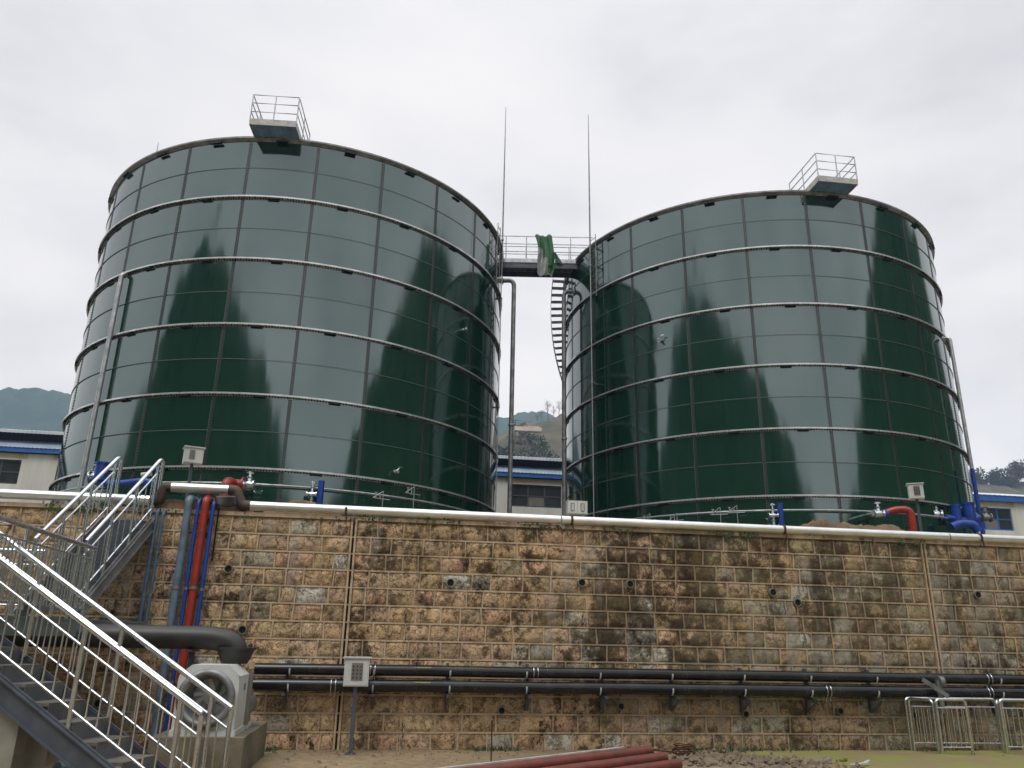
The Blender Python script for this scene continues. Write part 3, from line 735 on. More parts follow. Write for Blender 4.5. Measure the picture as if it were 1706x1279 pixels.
# ------------------------------------------------------------------ big clad pipe along the wall top
cp = thing('insulated_pipe', S(1, DW, 3.6), 'long silver clad pipe running along the top of the stone wall', 'pipe')
zc = 3.70; rc = .078; dc = DW - .02
sL0, _ = SZ(252, 835, dc); sL1, _ = SZ(284, 812, dc); sR1, _ = SZ(384, 812, dc); sR0, _ = SZ(415, 845, dc); zb = 3.97
mb = MB()
s = -26
mb.tube([S(-26, dc, zc + .06), S(sL0, dc, zc + .04)], rc, 18); mb.tube([S(sL1, dc, zb), S(sR1, dc, zb)], rc, 18)
mb.tube([S(sR0, dc, zc + .02), S(2.9, dc, zc)], rc, 18); mb.tube([S(2.92, dc, zc), S(10.4, dc, zc - .01)], rc, 18); mb.tube([S(10.42, dc, zc - .01), S(30, dc, zc - .02)], rc, 18)
mb.build('cladding', 'clad', cp)
for a, b2, za, zb_ in ((sL0, sL1, zc + .04, zb), (sR0, sR1, zc + .02, zb)):
    mb = MB(); sg = 1 if b2 > a else -1
    mb.tube(fillet([S(a - .02 * sg, dc, za), S(a + .12 * sg, dc, za), S(b2 - .1 * sg, dc, zb_), S(b2 + .02 * sg, dc, zb_)], .2, 6), rc * 1.08, 16); mb.build('elbow', 'brownlag', cp)
for px in (576, 952, 1303, 1625):
    s, _ = SZ(px, 860, dc); mb = MB(); mb.tube([S(s - .02, dc, zc), S(s + .02, dc, zc)], rc * 1.12, 16); mb.beam(S(s, dc - .08, zc), S(s + .02, dc - .08, zc - .2), .02, .02)
    mb.build('strap', 'rust', cp)
# brown earth lump under the raised part
patch('earth_mound', sL0 - .1, sR0 + .1, DW - .02, DW + .5, .12, .16, .12, 'mound', z=3.58, seed=31, res=.05)

# ------------------------------------------------------------------ vertical pipes over the wall
def vpipe(px, py, r, mats, label, bottom, name='wall_pipe', over=.45, dz=0):
    d = DW - .12; s, zt = SZ(px, py, d); zt += dz
    t = thing(name, S(s, d, bottom), label, 'pipe', 'coloured pipes climbing the wall beside the stair')
    mb = MB(); mb.tube(fillet([S(s, d, bottom), S(s, d, zt), S(s, d + over, zt + .02), S(s, d + over + .25, zt - .35)], .11, 6), r, 14); mb.build('riser', mats, t)
    for k in (.25, .62):
        c = S(s, d, bottom + (zt - bottom) * k); mb = MB(); mb.tube([c - Z * .02, c + Z * .02], r * 1.2, 14); mb.beam(c, S(s, DW + .02, c.z), .03, .03); mb.build('clamp', 'galvd', t)
vpipe(316, 829, .062, 'bluegrey', 'thick blue grey pipe climbing the wall, leftmost of the coloured bundle', .02)
vpipe(332, 831, .03, 'blue', 'thin blue pipe between the blue grey and the red pipes', .02)
vpipe(344, 830, .062, 'red', 'thick red pipe climbing the wall from the ground', .02)
vpipe(357, 834, .032, 'blue', 'thin blue pipe just right of the red pipe', .02)
vpipe(263, 848, .03, 'blue2', 'thin pale blue pipe near the stair, left of a close pair', 1.8, over=.3)
vpipe(273, 850, .026, 'blue2', 'thin pale blue pipe near the stair, right of a close pair', 1.8, over=.3)
mb = MB(); p0, p1 = W(365, 845, DW - .06), W(365, 935, DW - .06); mb.tube([p0, Vector((p0.x, p0.y, p1.z))], .014, 8)
tag(mb.build('cable', 'black'), 'short black cable hanging on the stone wall right of the thin blue pipe', 'cable')
# grey cloth scrap under the bump
mb = MB()
for j in range(7):
    for i in range(9):
        u, v = i / 8, j / 6; p = W(358 + u * 36, 826 + v * 20 * (1 - .5 * abs(u - .6)), DW - .1 - .05 * sin(u * 7) * v); mb.v.append(p)
for j in range(6):
    for i in range(8): k = j * 9 + i; mb.face((k, k + 1, k + 10, k + 9), True)
o = mb.build('cloth', 'duct'); tag(o, 'dark grey cloth scrap tucked under the raised silver pipe', 'cloth'); md = o.modifiers.new('thick', 'SOLIDIFY'); md.thickness = .01

# ------------------------------------------------------------------ black pipes along the wall
def hpipe(zc_, d, r, label, marks):
    s0, _ = SZ(425, 1112, d)
    t = thing('wall_main', S(5, d, zc_), label, 'pipe', 'black pipes running along the foot of the wall')
    mb = MB(); xs = [s0 + (30 - s0) * i / 60 for i in range(61)]
    mb.tube([S(x, d, zc_ + .008 * noise.noise(Vector((x * .6, zc_, 0)))) for x in xs], r, 18); mb.build('pipe_run', 'black', t)
    for px in marks:
        s, _ = SZ(px, 1130, d - r); mb = MB()
        ang = [R_(x) for x in range(-80, 101, 15)]
        for o_ in (-.035, .035):
            mb.tube([S(s + o_, d - (r + .008) * cos(x), zc_ + (r + .008) * sin(x)) for x in ang], .009, 6)
            mb.tube([S(s + o_, d - .03, zc_ - r - .01), S(s + o_, d - .03, zc_ - r - .07)], .008, 6)
        mb.build('pipe_clamp', 'stainless', t)
    for k, px in enumerate((481, 750, 878, 1001, 1121, 1241, 1352, 1462, 1568, 1668, 622)):
        s, _ = SZ(px, 1130, d - r); mb = MB()
        mb.tube([S(s, d - (r + .004) * cos(R_(x)), zc_ + (r + .004) * sin(R_(x))) for x in range(-70, 20, 10)], .013, 6)
        mb.build('strap', 'white', t)
    mb = MB()
    for a0, a1 in ((690, 718),):
        sa, _ = SZ(a0, 1120, d - r); sb_, _ = SZ(a1, 1120, d - r); 
        pr = [(d - (r + .003) * cos(R_(x)), zc_ + (r + .003) * sin(R_(x))) for x in (32, 38, 44)]
        for (d0, z0), (d1, z1) in zip(pr, pr[1:]): mb.quad([S(sa, d0, z0), S(sb_, d0, z0), S(sb_, d1, z1), S(sa, d1, z1)])
    mb.build('yellow_mark', 'yellow', t)
hpipe(1.175, 13.30, .086, 'upper of the two long black pipes along the foot of the wall', (620, 893, 1650))
hpipe(.95, 13.25, .094, 'lower of the two long black pipes along the foot of the wall', (556, 1380, 1648))
for px in (475, 622, 745, 880, 1005, 1123, 1240, 1350, 1455, 1560, 1660):
    s, _ = SZ(px, 1150, 13.3); mb = MB()
    mb.wbox(s - .022, s + .022, 13.06, DW + .01, .80, .835); mb.wbox(s - .022, s + .022, 13.40, 13.47, .60, 1.3)
    mb.beam(S(s, 13.1, .80), S(s, 13.44, .6), .03, .03)
    tag(mb.build('pipe_bracket', 'greysteel'), 'dark steel bracket on the wall holding up the two black pipes', 'bracket', 'steel brackets under the black pipes')
# valve with a leaning plank on the pipes at the right
s, zz = SZ(1562, 1140, 13.1); t = thing('butterfly_valve', S(s, 13.12, .6), 'small grey lever valve on the black pipes above the steel barriers', 'valve')
mb = MB(); mb.tube([S(s, 13.06, 1.15), S(s, 13.06, .62)], .05, 10, radii=[.06, .035]); mb.tube([S(s - .03, 13.03, 1.14), S(s + .05, 13.03, 1.14)], .085, 12); mb.build('body', 'galvd', t)
mb = MB(); mb.beam(W(1537, 1132, 12.98), W(1580, 1160, 12.98), .03, .07); mb.build('lever', 'galvd', t)

# ------------------------------------------------------------------ cabinets on posts
def cabinet(pxl, pyt, pxr, pyb, d, depth, label, pane, post_to, postx=None, grid=None, yaw=0.):
    s0, z1 = SZ(pxl, pyt, d); s1, z0 = SZ(pxr, pyb, d); cs = (s0 + s1) / 2; hw = (s1 - s0) / 2 * .94
    t = thing('meter_cabinet', S(cs, d + depth / 2, post_to), label, 'cabinet', 'white instrument cabinets on posts')
    c = S(cs, d + depth / 2, (z0 + z1) / 2); a = A_ + yaw; ax = Vector((cos(a), sin(a), 0)); ay = Vector((-sin(a), cos(a), 0)); hz = (z1 - z0) / 2 - .02
    mb = MB(); mb.box(c, hw, depth / 2, hz, ax, ay); body = mb.build('housing', 'white', t)
    mb = MB(); mb.box(c + Z * (hz + .012), hw + .025, depth / 2 + .03, .012, ax, ay); mb.build('hood', 'white', t)
    f = c - ay * (depth / 2 + .006); mb = MB(); pw, ph, ox = pane
    mb.box(c - ay * (depth / 2 + .002) , hw * .9, .006, hz * .92, ax, ay); door = mb.build('door', 'white', t)
    mb = MB(); fc = c - ay * (depth / 2 + .011) + ax * ox * hw + Z * .01
    mb.box(fc, pw * hw, .004, ph * hz, ax, ay, Z, 0)
    if grid:
        nx_, nz_ = grid
        for i in range(nx_):
            for j in range(nz_):
                g = fc - ay * .008 + ax * (pw * hw * (-.66 + 1.32 * i / (nx_ - 1))) + Z * (ph * hz * (-.68 + 1.3 * j / (nz_ - 1)))
                mb.tube([g, g - ay * .006], .011 if nx_ < 4 else .014, 8, mi=1)
    mb.build('window', ['pvc' if grid else 'tread', 'dark'], t)
    mb = MB(); pb = Vector((c.x, c.y, post_to)); mb.box((pb + c - Z * hz) / 2, .03, .03, (c.z - hz - post_to) / 2, ax, ay); mb.box(pb + Z * .008, .08, .08, .008, ax, ay); mb.build('post', 'greysteel', t)
cabinet(574, 1094, 614, 1146, 12.95, .16, 'grey white cabinet with a window of round gauges on a post before the lower wall', (.46, .62, .05), 0.0, grid=(3, 4))
cabinet(305, 743, 333, 773, 16.4, .28, 'white cabinet on a post before the left tank above the stair head', (.3, .6, -.2), 3.58, yaw=.35)
cabinet(1519, 804, 1545, 832, 16.4, .28, 'white cabinet on a post before the right tank beside the red bent pipe', (.42, .66, .1), 3.58, grid=(3, 5), yaw=-.55)
s0, z1 = SZ(945, 833, 13.62); s1, z0 = SZ(979, 857, 13.62); sm_ = (s0 + s1) / 2
t = thing('socket_box', S(sm_, 13.7, 3.58), 'double cream junction box standing on the wall top at the foot of the lightning rod', 'junction box')
mb = MB(); mb.wbox(s0, s1, 13.62, 13.74, z0, z1); mb.build('housing', 'whitedirty', t)
for a, b2 in ((s0 + .012, sm_ - .008), (sm_ + .008, s1 - .012)):
    mb = MB(); mb.wbox(a, b2, 13.606, 13.619, z0 + .012, z1 - .012); dr = mb.build('door', 'white', t)
    mb = MB(); q = .05; mb.wbox(a + q, b2 - q, 13.598, 13.605, z0 + q, z1 - q); mb.wbox(a + q + .008, b2 - q - .008, 13.594, 13.5975, z0 + q + .008, z1 - q - .008, 1); mb.build('window', ['dark', 'whitedirty'], dr)
mb = MB(); mb.wbox(sm_ - .015, sm_ + .015, 13.66, 13.69, 3.58, z0 - .002); mb.build('post', 'galvd', t)

# ------------------------------------------------------------------ valves and coloured pipes at the tank feet
def gate_valve(t, p, ax, r=.09, mats='galv'):
    mb = MB(); s2, u2 = perp(ax)
    mb.tube([p - ax * .16, p - ax * .13], r * 1.35, 12); mb.tube([p + ax * .13, p + ax * .16], r * 1.35, 12); mb.tube([p - ax * .13, p, p + ax * .13], r, 12, radii=[r * .8, r * 1.15, r * .8])
    mb.tube([p, p + Z * .2, p + Z * .34], .05, 10, radii=[r * .9, r * .55, r * .3]); mb.tube([p + Z * .2, p + Z * .225], r * .95, 12)
    o = mb.build('valve', mats, t)
    mb = MB(); c = p + Z * .36; mb.tube([c + Vector((cos(x) * .11, sin(x) * .11, 0)) for x in [2 * pi * k / 14 for k in range(15)]], .012, 6, caps=False); mb.tube([p + Z * .3, c + Z * .04], .015, 6)
    mb.beam(c - X * .11, c + X * .11, .012, .012); mb.beam(c - Y * .11, c + Y * .11, .012, .012); mb.build('handwheel', mats, o)
# red outlets
p, n = onshell(1462, 856, T2, .9); t = thing('outlet_pipe', Vector((p.x, p.y, 3.58)), 'red bent outlet pipe with a silver valve at the right tank', 'pipe')
q = X; a = aty(1474, 856, p.y); b2 = aty(1490, 849, p.y - .1); c2 = aty(1513, 850, p.y - .25); dd = Vector((c2.x + .08, c2.y, 3.6))
mb = MB(); mb.tube(fillet([a - X * .02, b2, Vector((c2.x + .08, c2.y, b2.z)), dd], .3, 8), .12, 16); mb.build('elbow', 'red', t)
mb = MB(); mb.tube([a - X * .02, a + X * .06], .16, 14); mb.build('flange', 'blue', t)
gate_valve(t, a - X * .2, X, .11, 'stainless')
mb = MB(); mb.tube([a - X * .35, onshell(1452, 858, T2)[0]], .09, 12); mb.build('branch', 'galv', t)
p, n = onshell(398, 806, T1, .8); t = thing('outlet_pipe', Vector((p.x, p.y, 3.58)), 'red bent outlet pipe with a silver valve at the left tank above the silver pipe', 'pipe')
a = aty(404, 807, p.y); mb = MB(); mb.tube(fillet([a, a - X * .25, a - X * .3 - Y * .5, a - X * .3 - Y * .55 - Z * 2.2], .2, 8), .15, 16); mb.build('elbow', 'red', t)
mb = MB(); mb.tube([a, a + X * .05], .22, 14); mb.build('flange', 'red', t); gate_valve(t, a + X * .2, X, .11, 'stainless')
# blue stand posts with valves
for T, px, py0, py1, lab in ((T1, 536, 801, 845, 'short upright blue pipe with a silver valve before the middle of the left tank'), (T2, 1299, 838, 880, 'short upright blue pipe with a silver valve before the middle of the right tank')):
    p, n = onshell(px, py0, T, .55); t = thing('blue_standpipe', Vector((p.x, p.y, 3.58)), lab, 'pipe', 'short blue pipes at the tank feet')
    mb = MB(); mb.tube([Vector((p.x, p.y, 3.6)), p], .095, 14); mb.build('riser', 'blue', t)
    gate_valve(t, p - X * .26 - Z * .42 , X, .07, 'stainless'); gate_valve(t, p - X * .26 - Z * .8, X, .07, 'galv')
# blue manifolds
def manifold(pts_up, pts_run, lab, T, d):
    p0 = aty(*pts_run[0], d); t = thing('pump_manifold', Vector((p0.x, p0.y, 3.58)), lab, 'pump', 'blue pump manifolds beside the tanks')
    mb = MB(); mb.tube(fillet([aty(x, y, d) for x, y in pts_run], .25, 5), .115, 14); mb.build('manifold_pipe', 'blue', t)
    for x, yt, yb, r in pts_up:
        a, b2 = aty(x, yt, d), aty(x, yb, d); b2.x = a.x; mb = MB(); mb.tube([b2, a], r, 16); mb.tube([a - Z * .05, a + Z * .01], r * 1.12, 16); mb.tube([b2 - Z * .02, b2 + Z * .05], r * 1.25, 16); mb.build('pump_body', 'blue', t)
    return t
t = manifold([(1591, 841, 872, .16), (1612, 838, 872, .2)], [(1575, 862), (1590, 864), (1612, 868), (1632, 862)], 'cluster of blue pump pipes at the right side of the right tank', T2, 27.6)
gate_valve(t, aty(1560, 857, 27.6), X, .14, 'stainless'); gate_valve(t, aty(1643, 862, 27.6), X, .12, 'galvd')
mb = MB(); mb.tube(fillet([aty(1585, 878, 27.2), aty(1600, 872, 27.2), aty(1622, 874, 27.2), aty(1630, 885, 27.2)], .3, 5), .15, 14); mb.build('manifold_pipe', 'blue', t)
t = manifold([(172, 771, 800, .2)], [(150, 800), (180, 806), (205, 806), (240, 801), (262, 806)], 'blue pump and hose behind the stair rails at the left tank', T1, 23.2)
gate_valve(t, aty(158, 795, 23.2), X, .14, 'stainless')
mb = MB(); mb.tube([aty(236, 791, 22.5), aty(252, 789, 22.5)], .07, 12); mb.build('white_stub', 'white', t)
# small spray frames on the ring pipes
for T, px, py in ((T1, 690, 818), (T1, 638, 826), (T2, 1228, 849), (T2, 1200, 852), (T2, 1083, 862), (T2, 1128, 862)):
    p, n = onshell(px, py, T, .4); q = Z.cross(n).normalized(); mb = MB()
    mb.tube([p - Z * .55, p + Z * .15], .016, 6); mb.tube([p - q * .3 - Z * .1, p + q * .25 - Z * .1], .014, 6); mb.tube([p + Z * .15, p - q * .35 - Z * .1], .014, 6)
    mb.tube([p - q * .25 - Z * .1, p - q * .25 + Z * .06], .022, 6); mb.tube([p - q * .1 - Z * .1, p - q * .1 + Z * .04], .022, 6); mb.box(p - q * .25 + Z * .08, .04, .02, .02, q, n)
    mb.tube([p - Z * .1, p - n * .2 - Z * .1], .012, 6)
    lab = 'small pale pipe frame with taps at the foot of the %s tank' % ('left' if T is T1 else 'right')
    tag(mb.build('tap_frame', 'galv'), lab, 'pipe frame', 'small tap frames at the foot of the %s tank' % ('left' if T is T1 else 'right'))

# ------------------------------------------------------------------ steel staircase
st = thing('steel_staircase', Vector((-5.2, 8.6, 0)), 'grey steel staircase with stainless handrails climbing in two flights to the wall top', 'staircase')
def railing(parent, a, b2, h=.95, sub=.2, low=.78, sp=.12, posts=(0, 1), curl=None, drop=0):
    """a,b2: points on the walking line; straight rail between"""
    mb = MB(); L = (b2 - a).length; hr = [a + Z * h, b2 + Z * h]
    if curl is not None: hr = fillet(hr[:1] + [hr[1]] + curl, .07, 6)
    mb.tube(hr, .03, 14); mb.tube([a + Z * (h - sub), b2 + Z * (h - sub)], .014, 8); mb.tube([a + Z * (h - low), b2 + Z * (h - low)], .014, 8)
    o = mb.build('railing', 'stainless', parent)
    for k in posts:
        p = a.lerp(b2, k); mb = MB(); mb.tube([p - Z * drop, p + Z * (h - .02)], .024, 12); mb.build('post', 'stainless', o)
    hz = Vector((b2.x - a.x, b2.y - a.y, 0)).length; n = int(hz / sp)
    for i in range(1, n):
        p = a.lerp(b2, i / n)
        if any(abs(i / n - k) * hz < .04 for k in posts): continue
        mb = MB(); mb.tube([p + Z * (h - low), p + Z * (h - sub)], .0095, 6, caps=False); mb.build('baluster', 'stainless', o)
    return o
f1 = Vector((-.993, .12, 0)).normalized(); w1 = Vector((.12, .993, 0)).normalized(); sl = math.tan(R_(30.2))
E0 = atz(336, 1188, .95); E0.z = 0                       # foot of the near rail
LZ = 1.83; run = (LZ) / sl; wd = .62
def lf(t_, side): q = E0 + f1 * t_ + w1 * (wd * side); q.z = sl * t_; return q
for side in (0, 1):
    railing(st, lf(0, side), lf(run + .1, side), .95, posts=(0, .07, .41, .74, .97), sp=.125, drop=.0)
    mb = MB(); a, b2 = lf(-.05, side), lf(run + .15, side); off = w1 * (-.03 if side == 0 else .03)
    mb.beam(a + off - Z * .12, b2 + off - Z * .12, .02, .24); mb.beam(a + off * 1.5 - Z * .012, b2 + off * 1.5 - Z * .012, .06, .014); mb.beam(a + off * 1.5 - Z * .235, b2 + off * 1.5 - Z * .235, .06, .014)
    mb.build('stringer', 'greysteel', st)
nt_ = 11
for i in range(1, nt_):
    zz = LZ * i / nt_; t_ = zz / sl; p = E0 + f1 * (t_ + .02) + w1 * wd / 2; p.z = zz - .02
    mb = MB(); mb.box(p, .15, wd / 2 - .022, .015, f1, w1); mb.box(p - f1 * .148 - Z * .09, .005, wd / 2 - .023, .075, f1, w1, Z, 1); mb.build('tread', ['tread', 'riser'], st)
# landing
LA = lf(run, 0); LX1 = LA.x
mb = MB()
def poly_slab(mb, pts, z0, z1, mi=0):
    b0 = len(mb.v); n = len(pts)
    for z_ in (z0, z1):
        for x_, y_ in pts: mb.v.append(Vector((x_, y_, z_)))
    mb.face(tuple(range(b0, b0 + n))[::-1], False, mi); mb.face(tuple(range(b0 + n, b0 + 2 * n)), False, mi)
    for k in range(n): k2 = (k + 1) % n; mb.face((b0 + k, b0 + k2, b0 + n + k2, b0 + n + k), False, mi)
farR = aty(240, 1031, 12.35)
nearR = Vector((LX1 + .02, E0.y + .25, 0))
pr_ = [(-9.2, 8.2), (LX1 + .0, 8.35), (LX1 + .05, 9.3), (-5.78, 10.6), (farR.x, 12.2), (farR.x - .02, 12.55), (-9.2, 12.0)]
poly_slab(mb, pr_, LZ - .03, LZ); mb.build('landing', 'deckgrey', st)
mb = MB()
for (a0, b0_), (a1, b1_) in zip(pr_[:-1], pr_[1:]):
    mb.beam(Vector((a0, b0_, LZ - .125)), Vector((a1, b1_, LZ - .125)), .02, .18); mb.beam(Vector((a0, b0_, LZ - .22)), Vector((a1, b1_, LZ - .22)), .09, .012)
mb.build('edge_beam', 'deckgrey', st)
for yy in (9.2, 10.2, 11.2, 12.0):
    mb = MB(); mb.beam(Vector((-9.1, yy, LZ - .12)), Vector((-6.1, yy, LZ - .12)), .06, .16); mb.build('joist', 'greysteel', st)
for x_, y_ in ((-6.4, 9.4), (-8.8, 9.0), (-8.8, 11.8)):
    mb = MB(); mb.box(Vector((x_, y_, (LZ - .24) / 2)), .06, .06, (LZ - .24) / 2); mb.build('column', 'greysteel', st)
# upper flight, square to the wall
sA = (aty(68, 897, 11.4), aty(147, 904, 11.4), W(270, 766, 13.42), W(200, 762, 13.42))
sB = sA[1].dot(U); sTop = sA[2].dot(U); s_r = (sB + sTop) / 2 + .0; s_l = (sA[0].dot(U) + sA[3].dot(U)) / 2
d0u = S(0, 0, 0); d_b, d_t = 12.15, 14.55
d_b = sA[1].dot(N); d_t = 13.42; z_t = sA[2].z - .95; z_b = 1.95
for s0_, s1_, nm in ((sA[1].dot(U), sA[2].dot(U), 'r'), (sA[0].dot(U), sA[3].dot(U), 'l')):
    a, b2 = S(s0_, d_b - .08, z_b), S(s1_, d_t - .05, z_t)
    railing(st, a, b2, .95, posts=(.02, .33, .66, .97), sp=.12, curl=[b2 + Z * .95 + N * .16 - Z * .02, b2 + N * .17 + Z * .0], drop=.05)
    off = U * (.03 if nm == 'r' else -.03); mb = MB(); mb.beam(a + off - Z * .11, b2 + off - Z * .11, .02, .22); mb.beam(a + off * 1.4 - Z * .012, b2 + off * 1.4 - Z * .012, .055, .014); mb.beam(a + off * 1.4 - Z * .22, b2 + off * 1.4 - Z * .22, .055, .014)
    mb.build('stringer', 'galvd', st)
for i in range(1, 11):
    k = i / 10.5; mb = MB(); sc_ = (sA[0].dot(U) + sA[1].dot(U)) / 2 * (1 - k) + (sA[2].dot(U) + sA[3].dot(U)) / 2 * k; p = S(sc_, d_b + (d_t - d_b) * k, z_b + (z_t - z_b) * k - .03)
    mb.box(p, (s_r - s_l) / 2 - .022, .14, .014, U, N); mb.box(p - N * .135 - Z * .06, (s_r - s_l) / 2 - .024, .005, .055, U, N); mb.build('tread', 'greysteel', st)
# landing guard rails
ra = aty(159, 914, 11.35); ra.z = LZ; rb = aty(-60, 838, 7.6); rb.z = LZ
railing(st, Vector((rb.x, rb.y, LZ)), Vector((ra.x, ra.y, LZ)), .97, sub=.16, low=.84, posts=(.4, .7, .84, .985), sp=.1)
la = Vector((s_l * cos(A_) - 11.3 * sin(A_) , 11.3, LZ)); 
railing(st, Vector((-8.9, 11.6, LZ)), Vector((-6.95, 11.9, LZ)), .97, posts=(0, .5, 1), sp=.12)
railing(st, Vector((-8.9, 8.6, LZ)), Vector((-6.9, 8.45, LZ)), .97, posts=(0, .5, 1), sp=.12)
# concrete pier under the lower flight
mb = MB(); c = Vector((-5.35, 8.55, 0)); mb.box(c + Z * .47, .62, .3, .47)
tag(mb.build('concrete_pier', 'conc'), 'pale concrete pier under the lower stair flight in the bottom left corner', 'pier')

# ------------------------------------------------------------------ blower, plinth and duct
sf1, _ = SZ(391, 1200, 11.0); sf0, _ = SZ(287, 1200, 11.0); fz0 = SZ(391, 1226, 11.0)[1]; fz1 = SZ(360, 1112, 11.0)[1] + .03
ph = fz0 - .005
mb = MB(); s_l2, _ = SZ(245, 1240, 10.8); s_r2, _ = SZ(428, 1240, 10.9)
mb.wbox(s_l2, sf1 + .16, 10.85, 12.9, -.1, ph)
tag(mb.build('plinth', 'plinthc'), 'weathered concrete plinth carrying the white blower', 'plinth')
t = thing('blower', S((sf0 + sf1) / 2, 11.6, ph), 'white boxed centrifugal blower with a round dark inlet on a concrete plinth', 'blower')
cs = (sf0 + sf1) / 2; hw = (sf1 - sf0) / 2; zm = (fz0 + fz1) / 2 + .02
oct_ = [(-hw, fz0 + .06), (hw, fz0 + .06), (hw, fz1 - .13), (hw * .62, fz1), (-hw * .62, fz1), (-hw, fz1 - .13)]
mb = MB(); b0 = len(mb.v); db = 11.75
for d_ in (11.0, db):
    for x_, z_ in oct_: mb.v.append(S(cs + x_, d_, z_))
mb.face(tuple(b0 + k for k in range(6, 12))[::1])
for k in range(6): k2 = (k + 1) % 6; mb.face((b0 + k, b0 + 6 + k, b0 + 6 + k2, b0 + k2))
# front face with a round opening
rin_ = min(hw, (fz1 - fz0) / 2) * .86; ns_ = 48
def edge_pt(t_):
    dx, dz = cos(t_), sin(t_); best = 9
    for (x0, z0), (x1, z1) in zip(oct_, oct_[1:] + oct_[:1]):
        z0 -= zm; z1 -= zm; ex, ez = x1 - x0, z1 - z0; den = dx * ez - dz * ex
        if abs(den) < 1e-9: continue
        tt = (x0 * ez - z0 * ex) / den; uu = (x0 * dz - z0 * dx) / den
        if tt > 0 and -1e-6 <= uu <= 1 + 1e-6: best = min(best, tt)
    return best
b1 = len(mb.v)
for k in range(ns_):
    t_ = 2 * pi * k / ns_; e = edge_pt(t_)
    mb.v.append(S(cs + e * cos(t_), 11.0, zm + e * sin(t_))); mb.v.append(S(cs + rin_ * cos(t_), 11.0, zm + rin_ * sin(t_))); mb.v.append(S(cs + rin_ * .9 * cos(t_), 11.35, zm + rin_ * .9 * sin(t_)))
for k in range(ns_):
    k2 = (k + 1) % ns_
    mb.face((b1 + 3 * k, b1 + 3 * k2, b1 + 3 * k2 + 1, b1 + 3 * k + 1)); mb.face((b1 + 3 * k + 1, b1 + 3 * k2 + 1, b1 + 3 * k2 + 2, b1 + 3 * k + 2), True, 1)
hs = mb.build('housing', ['white', 'duct'], t)
mb = MB(); th = [2 * pi * k / 40 for k in range(41)]
b0 = len(mb.v); prr = [(rin_ * 1.08, 10.995), (rin_ * 1.1, 10.93), (rin_ * .92, 10.90), (rin_ * .80, 10.95), (rin_ * .72, 11.1), (rin_ * .70, 11.3)]
for t_ in th[:-1]:
    for r, d_ in prr: mb.v.append(S(cs + r * cos(t_), d_, zm + r * sin(t_)))
for k in range(40):
    for j in range(5): k2 = (k + 1) % 40; mb.face((b0 + k * 6 + j, b0 + k2 * 6 + j, b0 + k2 * 6 + j + 1, b0 + k * 6 + j + 1), True)
mb.build('inlet_ring', 'galvd', t)
mb = MB(); mb.tube([S(cs, 11.3, zm), S(cs, 11.32, zm)], rin_ * .72, 32)
for k in range(10):
    t_ = 2 * pi * k / 10; a = S(cs + .08 * cos(t_), 11.27, zm + .08 * sin(t_)); b2 = S(cs + rin_ * .68 * cos(t_ + .5), 11.25, zm + rin_ * .68 * sin(t_ + .5)); mb.beam(a, b2, .012, .05)
mb.tube([S(cs, 11.3, zm), S(cs, 11.2, zm)], .09, 14); mb.build('impeller', 'galv', t)
mb = MB(); mb.wbox(cs - hw - .02, cs + hw + .02, 10.98, 12.3, ph, fz0 + .058); mb.build('base_frame', 'white', t)
mb = MB(); mb.wbox(cs + hw + .001, cs + hw + .05, db - .04, db + .04, fz0 + .06, fz1 - .1); mb.wbox(cs + hw - .3, cs + hw, db + .03, 12.25, fz0 + .06, fz1 - .35); mb.build('motor_mount', 'pvc', t)
mb = MB(); mb.tube([S(cs + hw - .12, 11.8, zm - .15), S(cs + hw - .12, 12.4, zm - .15)], .17, 18); mb.build('motor', 'galvd', t)
mb = MB(); mb.wbox(cs + hw + .001, cs + hw + .004, 11.4, 11.5, fz1 - .32, fz1 - .24); mb.build('name_plate', 'bluetrim', t)
# duct
de = 11.75; se, ze = SZ(388, 1063, de); s_e2 = SZ(391, 1100, de)[0]
t = thing('air_duct', S(-4, de, 1.4), 'thick dark air duct under the landing bending down to the blower', 'duct')
mb = MB(); mb.tube([S(-9, de, ze - .02), S(-6, de, ze - .01)] + [S(s_e2 - .5, de, ze) * (1 - q / 12) ** 2 + S(s_e2, de, ze) * 2 * (q / 12) * (1 - q / 12) + S(s_e2, de, fz1 + .14) * (q / 12) ** 2 for q in range(13)], .155, 22); mb.build('duct_run', 'duct', t)
mb = MB(); zf_ = fz1 + .02
mb.tube([S(s_e2, de, zf_ - .02), S(s_e2, de, zf_ + .16)], .2, 20, radii=[.17, .25]); mb.tube([S(s_e2, de, zf_ + .16), S(s_e2, de, zf_ + .19)], .27, 20); mb.build('flexible_boot', 'rubber', t)
mb = MB(); sx = SZ(325, 1100, 12.0)[0]; mb.box(S(sx, de, (ze - .16 + 0) / 2), .03, .03, (ze - .16) / 2, U, N); mb.box(S(sx, de, ze - .17), .05, .2, .012, U, N); mb.build('support', 'rubber', t)

# bits on the floor behind the stair
for (a, b2, r, m_, lab) in (((190, 1262), (275, 1228), .05, 'redp', 'dull red pipe lying on the ground behind the stair foot'), ((95, 1279), (190, 1262), .06, 'bluegrey', 'blue grey pipe lying on the ground behind the stair')):
    p0, p1 = atz(*a, .1), atz(*b2, .1); mb = MB(); mb.tube([p0, p1], r, 12); mb.tube([p0, p0 + (p1 - p0).normalized() * .04], r * 1.25, 12); o = mb.build('floor_pipe', m_); tag(o, lab, 'pipe')

